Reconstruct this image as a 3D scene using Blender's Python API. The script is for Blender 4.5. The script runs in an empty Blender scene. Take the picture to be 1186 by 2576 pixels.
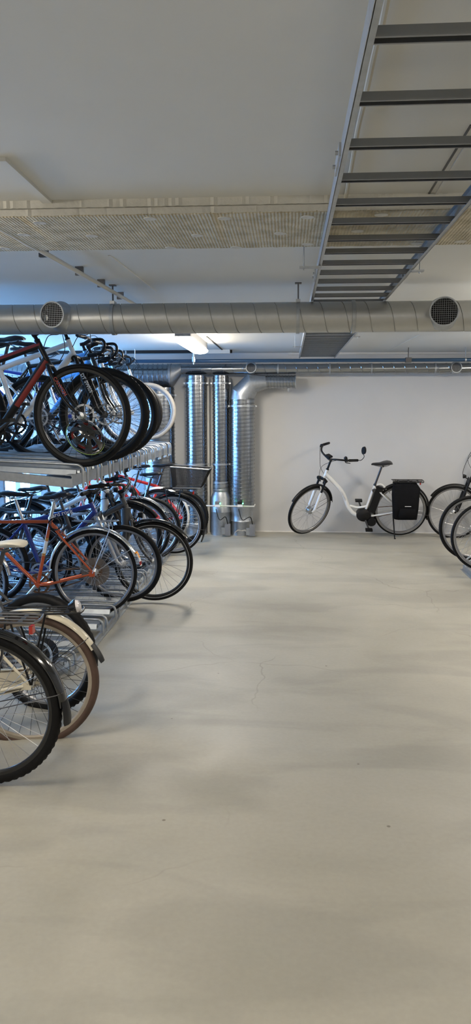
import bpy, math, random
from math import sin, cos, pi, radians as R, sqrt, atan2
from mathutils import Vector as V, Matrix
random.seed(7)
SC = bpy.context.scene
COL = SC.collection

# ------------------------------------------------------------------ camera model (real camera at eye height)
FPX, CAMH = 1920.0, 1.65
PITCH = math.atan((1288-1035)/FPX)
YAW = math.atan((722-593)/(FPX*cos(PITCH)))
FW = V((-sin(YAW)*cos(PITCH), cos(YAW)*cos(PITCH), -sin(PITCH)))
RT = V((cos(YAW), sin(YAW), 0))
UP = RT.cross(FW)
CAM = V((0, 0, CAMH))
def ray(x, y): return FW + RT*((x-593)/FPX) + UP*((1288-y)/FPX)
def atY(x, y, Y):
    r = ray(x, y); return CAM + r*(Y/r.y)
def atZ(x, y, Z):
    r = ray(x, y); return CAM + r*((Z-CAMH)/r.z)

# ------------------------------------------------------------------ materials
def new_mat(name):
    m = bpy.data.materials.new(name); m.use_nodes = True
    nt = m.node_tree; b = nt.nodes['Principled BSDF']
    return m, nt, b
def mat(name, col, rough=.5, metal=0., noise=0., nscale=20., bump=0., bscale=200., coat=0., emit=None, estr=0., alpha=1., spec=None):
    m, nt, b = new_mat(name)
    b.inputs['Base Color'].default_value = (*col, 1)
    b.inputs['Roughness'].default_value = rough
    b.inputs['Metallic'].default_value = metal
    if coat: b.inputs['Coat Weight'].default_value = coat; b.inputs['Coat Roughness'].default_value = .08
    if spec is not None: b.inputs['Specular IOR Level'].default_value = spec
    tc = nt.nodes.new('ShaderNodeTexCoord')
    n = nt.nodes.new('ShaderNodeTexNoise'); n.inputs['Scale'].default_value = nscale; n.inputs['Detail'].default_value = 6
    nt.links.new(tc.outputs['Object'], n.inputs['Vector'])
    mx = nt.nodes.new('ShaderNodeMix'); mx.data_type = 'RGBA'
    k = noise if noise else .03
    mx.inputs[6].default_value = (*[min(1, c*(1+k)) for c in col], 1)
    mx.inputs[7].default_value = (*[c*(1-k) for c in col], 1)
    nt.links.new(n.outputs['Fac'], mx.inputs[0]); nt.links.new(mx.outputs[2], b.inputs['Base Color'])
    if bump:
        n2 = nt.nodes.new('ShaderNodeTexNoise'); n2.inputs['Scale'].default_value = bscale
        nt.links.new(tc.outputs['Object'], n2.inputs['Vector'])
        bp = nt.nodes.new('ShaderNodeBump'); bp.inputs['Strength'].default_value = bump; bp.inputs['Distance'].default_value = .002
        nt.links.new(n2.outputs['Fac'], bp.inputs['Height']); nt.links.new(bp.outputs['Normal'], b.inputs['Normal'])
    if emit:
        b.inputs['Emission Color'].default_value = (*emit, 1); b.inputs['Emission Strength'].default_value = estr
    return m
M = {}
M['rubber'] = mat('rubber', (.005, .005, .0055), .6, noise=.2, bump=.3, spec=.2)
M['rubber_brown'] = mat('rubber_brown', (.085, .05, .036), .7, noise=.25)
M['rubber_tan'] = mat('rubber_tan', (.27, .255, .23), .7, noise=.2)
M['plastic'] = mat('black_plastic', (.006, .006, .007), .42, noise=.1, spec=.28)
M['gloss_black'] = mat('gloss_black_paint', (.008, .008, .009), .12, coat=1)
M['fabric_black'] = mat('black_fabric', (.006, .006, .007), .9, spec=.15, noise=.3, bump=.6, bscale=500)
M['alu'] = mat('aluminium', (.62, .63, .65), .3, 1., noise=.08)
M['chrome'] = mat('chrome', (.75, .76, .78), .14, 1.)
M['steel_dark'] = mat('dark_steel', (.10, .10, .105), .38, .9, noise=.15)
M['spoke'] = mat('spoke_steel', (.42, .42, .43), .35, .9)
M['spoke_black'] = mat('spoke_black', (.03, .03, .03), .4, .5)
M['rim_grey'] = mat('rim_grey', (.30, .30, .31), .38, .8, noise=.1)
M['rim_black'] = mat('rim_black', (.02, .02, .02), .35, .2)
M['rim_cream'] = mat('rim_cream', (.34, .295, .235), .5, .1, noise=.2)
M['galv'] = mat('galvanised', (.40, .42, .44), .42, .85, noise=.22, nscale=35)
M['galv_sheet'] = mat('galvanised_sheet', (.33, .355, .38), .38, .8, noise=.22, nscale=25)
M['duct_dull'] = mat('spiral_duct_dull_zinc', (.47, .475, .465), .42, .9, noise=.06, nscale=30)
M['duct'] = mat('spiral_duct_zinc', (.31, .325, .34), .22, .92, noise=.07, nscale=30)
M['ladder'] = mat('ladder_steel', (.27, .275, .28), .42, .85, noise=.1)
M['satin_black'] = mat('satin_black_paint', (.006, .006, .007), .38, spec=.35)
M['white_paint'] = mat('white_paint', (.78, .78, .77), .25, coat=.5)
M['cream_paint'] = mat('cream_paint', (.72, .66, .52), .35, coat=.4, noise=.1)
M['orange_paint'] = mat('orange_paint', (.50, .085, .018), .3, .25, coat=.6, noise=.2)
M['blue_paint'] = mat('blue_paint', (.012, .03, .23), .28, .2, coat=.7)
M['lightblue_paint'] = mat('light_blue_paint', (.09, .34, .75), .28, coat=.7)
M['red_paint'] = mat('red_paint', (.72, .02, .015), .28, coat=.7)
M['deepred_paint'] = mat('deep_red_paint', (.20, .016, .013), .5)
M['grey_paint'] = mat('grey_paint', (.055, .056, .06), .42, .2, coat=.2)
M['silver_paint'] = mat('silver_paint', (.40, .41, .43), .33, .5, coat=.4)
M['saddle_black'] = mat('saddle_black', (.016, .016, .018), .38, noise=.15)
M['saddle_cream'] = mat('saddle_cream', (.74, .69, .58), .55, noise=.12)
M['guard_disc'] = mat('dirty_guard_disc', (.15, .13, .115), .5, .4, noise=.45, nscale=30)
M['rust'] = mat('rusty_steel', (.16, .09, .05), .7, .4, noise=.5)
M['red_lens'] = mat('red_lens', (.42, .015, .008), .15, coat=.6)
M['amber'] = mat('amber_lens', (.95, .33, .02), .2, emit=(1, .35, .02), estr=.15)  # weak emission paints a glow into the reflector, which is no lamp
M['clear_lens'] = mat('clear_lens', (.75, .72, .72), .1, coat=.8)
M['white_plastic'] = mat('white_plastic', (.80, .80, .78), .4)
M['grey_plastic'] = mat('grey_plastic', (.17, .175, .19), .45)
M['letter_white'] = mat('letter_white', (.75, .75, .75), .4)
M['letter_grey'] = mat('letter_grey', (.42, .42, .42), .4)
M['letter_red'] = mat('letter_red', (.30, .03, .02), .4)
M['letter_black'] = mat('letter_black', (.03, .03, .03), .4)
M['green_led'] = mat('green_led', (.05, .9, .2), .3, emit=(.05, 1, .25), estr=18)
M['pipe_blue'] = mat('blue_pipe_paint', (.022, .065, .13), .3, .3, coat=.3)
M['painted_void'] = mat('painted_void', (.012, .012, .014), .9)
M['lime'] = mat('lime_edge', (.5, .75, .12), .5)
M['blue_cloth'] = mat('blue_cloth', (.12, .45, .7), .8)
M['gold'] = mat('gold_stripe', (.5, .36, .08), .4)
M['wall_white'] = mat('wall_paint', (.60, .595, .585), .75, noise=.035, nscale=3, bump=.15, bscale=120)
M['ceil_paint'] = mat('ceiling_paint', (.62, .62, .59), .8, noise=.04, nscale=2.5, bump=.12, bscale=90)
M['frame_white'] = mat('window_frame_paint', (.55, .56, .58), .5)
M['conduit'] = mat('conduit_white', (.62, .61, .58), .5)
M['cable_cream'] = mat('cream_cable', (.45, .42, .34), .6)
M['patch'] = mat('white_plaster', (.75, .73, .68), .8, noise=.1)

def floor_mat():
    m, nt, b = new_mat('polished_concrete')
    N = nt.nodes; L = nt.links
    tc = N.new('ShaderNodeTexCoord')
    def noise(s, d=6, dist=0, sc=(1, 1, 1)):
        mp = N.new('ShaderNodeMapping'); mp.inputs['Scale'].default_value = sc
        L.new(tc.outputs['Object'], mp.inputs['Vector'])
        n = N.new('ShaderNodeTexNoise'); n.inputs['Scale'].default_value = s; n.inputs['Detail'].default_value = d; n.inputs['Distortion'].default_value = dist
        L.new(mp.outputs[0], n.inputs['Vector']); return n
    def ramp(src, a, b_, ca, cb):
        r = N.new('ShaderNodeValToRGB'); r.color_ramp.elements[0].position = a; r.color_ramp.elements[1].position = b_
        r.color_ramp.elements[0].color = (*ca, 1); r.color_ramp.elements[1].color = (*cb, 1)
        L.new(src, r.inputs[0]); return r
    def mul(a, b_):
        x = N.new('ShaderNodeMix'); x.data_type = 'RGBA'; x.blend_type = 'MULTIPLY'; x.inputs[0].default_value = 1
        L.new(a, x.inputs[6]); L.new(b_, x.inputs[7]); return x.outputs[2]
    base = ramp(noise(.9, 8, .6).outputs['Fac'], .3, .7, (.315, .300, .252), (.41, .390, .330))
    smear = ramp(noise(1.6, 6, .8, (.5, 1.6, 1)).outputs['Fac'], .38, .52, (.86, .86, .87), (1, 1, 1))
    fine = ramp(noise(45, 8).outputs['Fac'], .3, .7, (.94, .94, .93), (1.0, 1.0, 1.0))
    # chips and specks
    vr = N.new('ShaderNodeTexVoronoi'); vr.inputs['Scale'].default_value = 3.2; L.new(tc.outputs['Object'], vr.inputs['Vector'])
    spk = ramp(vr.outputs['Distance'], .018, .03, (.45, .42, .38), (1, 1, 1))
    # hairline cracks: edges of a distorted voronoi, broken by noise
    nd = noise(1.2, 4); mp = N.new('ShaderNodeMix'); mp.data_type = 'RGBA'; mp.inputs[0].default_value = .35
    L.new(tc.outputs['Object'], mp.inputs[6]); L.new(nd.outputs['Color'], mp.inputs[7])
    vc = N.new('ShaderNodeTexVoronoi'); vc.feature = 'DISTANCE_TO_EDGE'; vc.inputs['Scale'].default_value = .9; L.new(mp.outputs[2], vc.inputs['Vector'])
    cr = ramp(vc.outputs['Distance'], .0012, .0035, (.74, .73, .71), (1, 1, 1))
    msk = ramp(noise(.8, 2).outputs['Fac'], .46, .56, (0, 0, 0), (1, 1, 1))
    cmx = N.new('ShaderNodeMix'); cmx.data_type = 'RGBA'; L.new(msk.outputs[0], cmx.inputs[0])
    cmx.inputs[6].default_value = (1, 1, 1, 1); L.new(cr.outputs[0], cmx.inputs[7])
    c = mul(mul(mul(mul(base.outputs[0], smear.outputs[0]), fine.outputs[0]), spk.outputs[0]), cmx.outputs[2])
    L.new(c, b.inputs['Base Color'])
    rr = ramp(noise(2.2, 5).outputs['Fac'], .3, .7, (.42, .42, .42), (.6, .6, .6)); L.new(rr.outputs[0], b.inputs['Roughness'])
    bp = N.new('ShaderNodeBump'); bp.inputs['Strength'].default_value = .12; bp.inputs['Distance'].default_value = .004
    L.new(noise(9, 8).outputs['Fac'], bp.inputs['Height']); L.new(bp.outputs[0], b.inputs['Normal'])
    return m
M['floor'] = floor_mat()
def wool_mat():
    m, nt, b = new_mat('ribbed_wool_board')
    N = nt.nodes; L = nt.links
    tc = N.new('ShaderNodeTexCoord')
    w = N.new('ShaderNodeTexWave'); w.wave_type = 'BANDS'; w.bands_direction = 'X'; w.inputs['Scale'].default_value = 24; w.inputs['Distortion'].default_value = 1.6; w.inputs['Detail'].default_value = 4
    L.new(tc.outputs['Object'], w.inputs['Vector'])
    n = N.new('ShaderNodeTexNoise'); n.inputs['Scale'].default_value = 14; n.inputs['Detail'].default_value = 8; L.new(tc.outputs['Object'], n.inputs['Vector'])
    r = N.new('ShaderNodeValToRGB'); r.color_ramp.elements[0].position = .3; r.color_ramp.elements[0].color = (.36, .315, .22, 1)
    r.color_ramp.elements[1].position = .62; r.color_ramp.elements[1].color = (.54, .49, .37, 1); L.new(n.outputs['Fac'], r.inputs[0])
    L.new(r.outputs[0], b.inputs['Base Color']); b.inputs['Roughness'].default_value = .95
    bp = N.new('ShaderNodeBump'); bp.inputs['Strength'].default_value = .5; bp.inputs['Distance'].default_value = .008
    L.new(w.outputs['Fac'], bp.inputs['Height'])
    bp2 = N.new('ShaderNodeBump'); bp2.inputs['Strength'].default_value = .6; bp2.inputs['Distance'].default_value = .006
    L.new(n.outputs['Fac'], bp2.inputs['Height']); L.new(bp.outputs[0], bp2.inputs['Normal']); L.new(bp2.outputs[0], b.inputs['Normal'])
    return m
M['wool'] = wool_mat()
M['wool_edge'] = mat('wool_edge_paint', (.55, .54, .49), .9, noise=.12, nscale=30, bump=1, bscale=60)
def emit_mat(name, col, s):
    m, nt, b = new_mat(name)
    b.inputs['Base Color'].default_value = (.5, .5, .5, 1)
    b.inputs['Emission Color'].default_value = (*col, 1); b.inputs['Emission Strength'].default_value = s
    return m
M['daylight'] = emit_mat('daylight_pane', (.19, .48, 1.0), 37.0)
M['tube_light'] = emit_mat('lamp_diffuser', (1.0, .91, .775), 84.0)
def mesh_basket():
    m, nt, b = new_mat('fine_wire_mesh')
    N = nt.nodes; L = nt.links
    b.inputs['Base Color'].default_value = (.02, .02, .02, 1); b.inputs['Roughness'].default_value = .4
    b.inputs['Alpha'].default_value = .62
    return m
M['wire_mesh'] = mesh_basket()

# ------------------------------------------------------------------ mesh building
class MB:
    def __init__(s): s.v = []; s.f = []
    def box(s, lo, hi, mtx=None):
        x0, y0, z0 = lo; x1, y1, z1 = hi; b = len(s.v)
        pts = [V(p) for p in ((x0,y0,z0),(x1,y0,z0),(x1,y1,z0),(x0,y1,z0),(x0,y0,z1),(x1,y0,z1),(x1,y1,z1),(x0,y1,z1))]
        if mtx: pts = [mtx @ p for p in pts]
        s.v += pts
        for f in ((0,3,2,1),(4,5,6,7),(0,1,5,4),(1,2,6,5),(2,3,7,6),(3,0,4,7)): s.f.append([b+i for i in f])
        return s
    def bar(s, p0, p1, w, h, up=(0,0,1)):
        """rectangular bar from p0 to p1, w across, h along up"""
        p0 = V(p0); p1 = V(p1); d = (p1-p0); L = d.length; d.normalize()
        u = V(up); x = d.cross(u)
        if x.length < 1e-4: x = d.cross(V((1, 0, 0)))
        x.normalize(); u = x.cross(d)
        m = Matrix((( *[d[0], x[0], u[0]], p0[0]), (d[1], x[1], u[1], p0[1]), (d[2], x[2], u[2], p0[2]), (0, 0, 0, 1)))
        return s.box((0, -w/2, -h/2), (L, w/2, h/2), m)
    def tube(s, pts, r, n=8, closed=False, caps=True, flat=None):
        pts = [V(p) for p in pts]; m = len(pts)
        rr = r if isinstance(r, (list, tuple)) else [r]*m
        tang = []
        for i in range(m):
            a = pts[(i-1) % m] if (closed or i > 0) else pts[i]
            b = pts[(i+1) % m] if (closed or i < m-1) else pts[i]
            d = (b-a); tang.append(d.normalized() if d.length > 1e-9 else V((0, 0, 1)))
        t = tang[0]; ref = V((0, 0, 1)) if abs(t.z) < .9 else V((1, 0, 0))
        nx = t.cross(ref).normalized(); base = len(s.v)
        for i in range(m):
            t2 = tang[i]; nx = (nx - t2*nx.dot(t2)); nx.normalize(); ny = t2.cross(nx)
            k = 1.0
            if 0 < i < m-1 or closed:
                a = (pts[i]-pts[(i-1) % m]).normalized(); c = a.dot(t2); k = 1/max(.6, c)
            for j in range(n):
                th = 2*pi*j/n
                o = nx*cos(th)*rr[i] + ny*sin(th)*rr[i]
                if flat: o = V((o.x*flat[0], o.y*flat[1], o.z*flat[2]))
                s.v.append(pts[i]+o)
        for i in range(m-1 if not closed else m):
            i2 = (i+1) % m
            for j in range(n):
                j2 = (j+1) % n
                s.f.append([base+i*n+j, base+i*n+j2, base+i2*n+j2, base+i2*n+j])
        if caps and not closed:
            s.f.append([base+j for j in range(n)][::-1]); s.f.append([base+(m-1)*n+j for j in range(n)])
        return s
    def cyl(s, p0, p1, r, n=12, r2=None): return s.tube([p0, p1], [r, r if r2 is None else r2], n)
    def lathe(s, c, axis, prof, n=32, a0=0, a1=2*pi, closed_prof=False, mod=None):
        """prof: (radius, offset along axis)"""
        c = V(c); ax = V(axis).normalized(); ref = V((1, 0, 0)) if abs(ax.x) < .9 else V((0, 0, 1))
        u = (ref - ax*ref.dot(ax)).normalized(); w = ax.cross(u)
        full = abs(a1-a0-2*pi) < 1e-6; cnt = n if full else n+1; k = len(prof); base = len(s.v)
        for i in range(cnt):
            th = a0+(a1-a0)*i/n
            d = u*cos(th)+w*sin(th)
            for j, (r, o) in enumerate(prof):
                if mod: r = mod(i, j, r)
                s.v.append(c+d*r+ax*o)
        for i in range(n):
            i2 = (i+1) % cnt
            for j in range(k if closed_prof else k-1):
                j2 = (j+1) % k
                s.f.append([base+i*k+j, base+i2*k+j, base+i2*k+j2, base+i*k+j2])
        if not full and closed_prof:
            s.f.append([base+j for j in range(k)]); s.f.append([base+(cnt-1)*k+j for j in range(k)][::-1])
        return s
    def loft(s, rings, caps=True):
        n = len(rings[0]); base = len(s.v)
        for rg in rings: s.v += [V(p) for p in rg]
        for i in range(len(rings)-1):
            for j in range(n):
                j2 = (j+1) % n
                s.f.append([base+i*n+j, base+i*n+j2, base+(i+1)*n+j2, base+(i+1)*n+j])
        if caps:
            s.f.append([base+j for j in range(n)][::-1]); s.f.append([base+(len(rings)-1)*n+j for j in range(n)])
        return s
    def prism(s, poly, ax, a, b):
        """poly in the two other axes; ax 'x','y','z'"""
        def mk(p, t):
            return V((t, p[0], p[1])) if ax == 'x' else V((p[0], t, p[1])) if ax == 'y' else V((p[0], p[1], t))
        return s.loft([[mk(p, a) for p in poly], [mk(p, b) for p in poly]])
    def mesh(s, name, m, smooth=40):
        me = bpy.data.meshes.new(name)
        me.from_pydata([tuple(p) for p in s.v], [], s.f); me.update()
        import bmesh
        bm = bmesh.new(); bm.from_mesh(me)
        bmesh.ops.recalc_face_normals(bm, faces=bm.faces)
        for f in bm.faces: f.smooth = True
        lim = R(smooth)
        for e in bm.edges:
            if len(e.link_faces) == 2:
                if e.calc_face_angle(0) > lim: e.smooth = False
        bm.to_mesh(me); bm.free()
        me.materials.append(M[m] if isinstance(m, str) else m)
        return me
def link(name, me, parent=None, loc=None, rot=None, label=None):
    o = bpy.data.objects.new(name, me); COL.objects.link(o)
    if parent: o.parent = parent
    if loc is not None: o.location = loc
    if rot is not None: o.rotation_euler = rot
    if label: o['label'] = label
    return o
def obj(name, mb, m, parent=None, label=None, smooth=40): return link(name, mb.mesh(name, m, smooth), parent, label=label)
def tag(o, label, cat, group=None):
    o['label'] = label; o['category'] = cat
    if group: o['group'] = group
    return o
def thing(name, label, cat, loc=(0, 0, 0), rot=(0, 0, 0), group=None):
    o = bpy.data.objects.new(name, None); COL.objects.link(o); o.location = loc; o.rotation_euler = rot
    o.empty_display_size = .1
    return tag(o, label, cat, group)
def struct(name, mb, m, parent=None, smooth=40):
    o = obj(name, mb, m, parent, smooth=smooth)
    if parent is None: o['kind'] = 'structure'
    return o
def spline(pts, k=6):
    pts = [V(p) for p in pts]; P = [pts[0]*2-pts[1]]+pts+[pts[-1]*2-pts[-2]]; out = []
    for i in range(1, len(P)-2):
        for j in range(k):
            t = j/k; a, b, c, d = P[i-1], P[i], P[i+1], P[i+2]
            out.append(.5*((2*b)+(c-a)*t+(2*a-5*b+4*c-d)*t*t+(3*b-a-3*c+d)*t**3))
    out.append(pts[-1]); return out
def lettering(s, size, origin, xd, yd, m, parent, name='lettering', fat=0.0):
    cu = bpy.data.curves.new(name, 'FONT'); cu.body = s; cu.size = size; cu.align_x = 'CENTER'; cu.align_y = 'CENTER'
    cu.extrude = .0006; cu.offset = fat; cu.resolution_u = 3
    t = bpy.data.objects.new('tmp', cu); me = bpy.data.meshes.new_from_object(t)
    bpy.data.objects.remove(t); me.name = name
    xd = V(xd).normalized(); yd = V(yd); yd = (yd-xd*yd.dot(xd)).normalized(); zd = xd.cross(yd)
    m4 = Matrix(((xd.x, yd.x, zd.x, origin[0]), (xd.y, yd.y, zd.y, origin[1]), (xd.z, yd.z, zd.z, origin[2]), (0, 0, 0, 1)))
    me.transform(m4); me.materials.clear(); me.materials.append(M[m])
    return link(name, me, parent)

# ------------------------------------------------------------------ bicycle parts
CACHE = {}
def cached(key, fn):
    if key not in CACHE: CACHE[key] = fn()
    return CACHE[key]
def tyre_mesh(r, w, m, knob):
    def mk():
        mb = MB(); seg = 120 if knob else 72; prof = []
        for j in range(14):
            a = 2*pi*j/14; prof.append((r-w/2+cos(a)*w/2, sin(a)*w/2))
        mod = None
        if knob:
            def mod(i, j, rr):
                if j in (0, 1, 13): return rr + (.004 if (i+j) % 2 else -.002)
                if j in (2, 12): return rr + (.004 if (i//2) % 2 else -.002)
                return rr
        mb.lathe((0, 0, 0), (0, 1, 0), prof, seg, closed_prof=True, mod=mod)
        return mb.mesh('tyre', m, 60)
    return cached(('ty', round(r, 3), w, m, knob), mk)
def rim_mesh(r, w, m, depth=.02):
    def mk():
        mb = MB(); ro = r-w*.86; hw = min(w*.42, .014)
        mb.lathe((0, 0, 0), (0, 1, 0), [(ro, -hw), (ro, hw), (ro-depth*.7, hw*.9), (ro-depth, hw*.35), (ro-depth, -hw*.35), (ro-depth*.7, -hw*.9)], 72, closed_prof=True)
        return mb.mesh('wheel', m, 30)
    return cached(('rim', round(r, 3), w, m, depth), mk)
def spoke_mesh(r, w, m, depth=.02, rf=.022, n=32, th=.0013):
    def mk():
        mb = MB(); ro = r-w*.86-depth
        for i in range(n):
            a = 2*pi*i/n; side = 1 if i % 2 else -1; k = 1 if (i//2) % 2 else -1
            h = a+k*R(62)
            p0 = (cos(h)*rf, side*.028, sin(h)*rf); p1 = (cos(a)*ro, side*.003, sin(a)*ro)
            mb.tube([p0, p1], th, 5)
        return mb.mesh('spokes', m)
    return cached(('sp', round(r, 3), w, m, depth, rf, n, th), mk)
def hub_mesh(m, big=False):
    def mk():
        mb = MB(); f = .045 if big else .026
        mb.lathe((0, 0, 0), (0, 1, 0), [(.0, -.055), (.006, -.055), (.006, -.036), (.013, -.034), (f, -.030), (f, -.026), (.030 if big else .013, -.02), (.030 if big else .013, .02), (f, .026), (f, .030), (.013, .034), (.006, .036), (.006, .055), (0, .055)], 20)
        return mb.mesh('hub', m)
    return cached(('hub', m, big), mk)
def wheel(root, hub, r, w, tyre='rubber', rim='rim_grey', spoke='spoke', knob=False, stripe=False, bighub=False, depth=.02, disc=0, cass=0, guard=False, n=32, mtx=None):
    wl = link('wheel', rim_mesh(r, w, rim, depth), root)
    wl.matrix_local = (mtx or Matrix.Identity(4)) @ Matrix.Translation(hub) @ Matrix.Rotation(random.uniform(0, 6), 4, 'Y')
    link('tyre', tyre_mesh(r, w, tyre, knob), wl)
    link('spokes', spoke_mesh(r, w, spoke, depth, .042 if bighub else .022, n), wl)
    link('hub', hub_mesh('alu' if not knob else 'steel_dark', bighub), wl)
    if stripe:
        def mk():
            mb = MB()
            for s_ in (-1, 1): mb.lathe((0, 0, 0), (0, 1, 0), [(r-w*.80, s_*w*.455), (r-w*.70, s_*w*.49), (r-w*.68, s_*w*.485), (r-w*.80, s_*w*.44)], 72, closed_prof=True)
            return mb.mesh('reflective_stripe', 'letter_grey')
        link('reflective_stripe', cached(('st', r, w), mk), wl, label='pale reflective stripe on the tyre wall')
    if disc:
        def mk():
            mb = MB()
            mb.lathe((0, .034*disc, 0), (0, 1, 0), [(.066, 0), (.08, 0), (.08, .002), (.066, .002)], 36, closed_prof=True)
            for i in range(6):
                a = i*pi/3; mb.bar((cos(a)*.02, .035*disc, sin(a)*.02), (cos(a+.3)*.068, .035*disc, sin(a+.3)*.068), .006, .002, (0, 1, 0))
            return mb.mesh('brake_disc', 'alu')
        link('brake_disc', cached(('disc', disc), mk), wl)
    if cass:
        def mk():
            mb = MB()
            for i in range(cass):
                rr = .024+.0065*(cass-i); y = -.030-.0045*i
                mb.lathe((0, y, 0), (0, 1, 0), [(.015, 0), (rr, 0), (rr, -.002), (.015, -.002)], 40, closed_prof=True, mod=lambda i_, j_, q: q+(.0025 if (j_ in (1, 2) and i_ % 2) else 0))
            return mb.mesh('cassette', 'rust' if cass < 6 else 'steel_dark')
        link('cassette', cached(('cas', cass), mk), wl)
    if guard:
        mb = MB(); mb.lathe((0, .0, 0), (0, 1, 0), [(.03, -.034), (.115, -.031), (.115, -.033), (.03, -.036)], 40, closed_prof=True)
        obj('spoke_guard', mb, 'guard_disc', wl)
    return wl
def saddle_mesh(m, L=.27, W=.15, nose=.035):
    def mk():
        mb = MB(); rings = []
        st = [(-.0, .55, .0, .5), (.02, .85, .008, .8), (.06, 1, .010, 1), (.11, .82, .004, 1), (.16, .42, -.004, .85), (.21, nose/W*1.25, -.005, .8), (.25, nose/W, -.008, .7), (.268, nose/W*.6, -.014, .4)]
        for x, wf, dz, hf in st:
            x = x*L/.27; hw = W/2*wf; ring = []
            for j in range(14):
                a = 2*pi*j/14; cx = cos(a); sx = sin(a)
                z = (.014 if sx > 0 else .030)*sx*hf + dz
                if sx < 0: cx *= 1-.25*abs(sx)
                ring.append((x-.12*L/.27, cx*hw, z))
            rings.append(ring)
        mb.loft(rings); return mb.mesh('saddle', m, 70)
    return cached(('sad', m, L, W, nose), mk)
def fender(root, r, m, a0, a1, hub, w=.052, mtx=None, gap=.022, flap=None, stays=True, staym='steel_dark', legs=(1,)):
    """a0..a1 in degrees, 0 = forward, 90 = up"""
    mb = MB(); n = 36; R0 = r+gap; rings = []
    for i in range(n+1):
        a = R(a0+(a1-a0)*i/n); ring = []
        prof = [(-w/2, -.014), (-w/2*.8, -.003), (-w/4, .005), (0, .007), (w/4, .005), (w/2*.8, -.003), (w/2, -.014)]
        prof = prof+[(y*.96, z-.003) for y, z in reversed(prof)]
        for y, dz in prof: ring.append((hub[0]+cos(a)*(R0+dz), y, hub[2]+sin(a)*(R0+dz)))
        rings.append(ring)
    mb.loft(rings); f = obj('mudguard', mb, m, root, smooth=50)
    if mtx: f.matrix_local = mtx
    if stays:
        for ad in ((a1 if flap is None or flap == 'end1' else a1)-10, ):
            for s in (-1, 1):
                mb = MB(); a = R(ad)
                mb.tube([(hub[0], s*.052, hub[2]), (hub[0]+cos(a)*(R0-.02), s*(w/2+.004), hub[2]+sin(a)*(R0-.02)), (hub[0]+cos(a)*(R0+.005), s*w/4, hub[2]+sin(a)*(R0+.005))], .0026, 6)
                obj('stay', mb, staym, f)
    if flap:
        mb = MB(); rings = []; sgn = 1 if a1 > a0 else -1
        for i in range(6):
            a = R(a1+sgn*(i*3.2-4)); rr = R0+.004+i*.0022; ww = w/2*(1+.17*i) * (1 if i < 5 else .7)
            rings.append([(hub[0]+cos(a)*(rr+dz), y, hub[2]+sin(a)*(rr+dz)) for y, dz in ((-ww, -.01), (-ww/2, .002), (0, .006), (ww/2, .002), (ww, -.01), (ww/2, -.004), (0, 0), (-ww/2, -.004))])
        mb.loft(rings); obj('mudflap', mb, flap, f)
    return f
def ringz(x, cs): return cs

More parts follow.
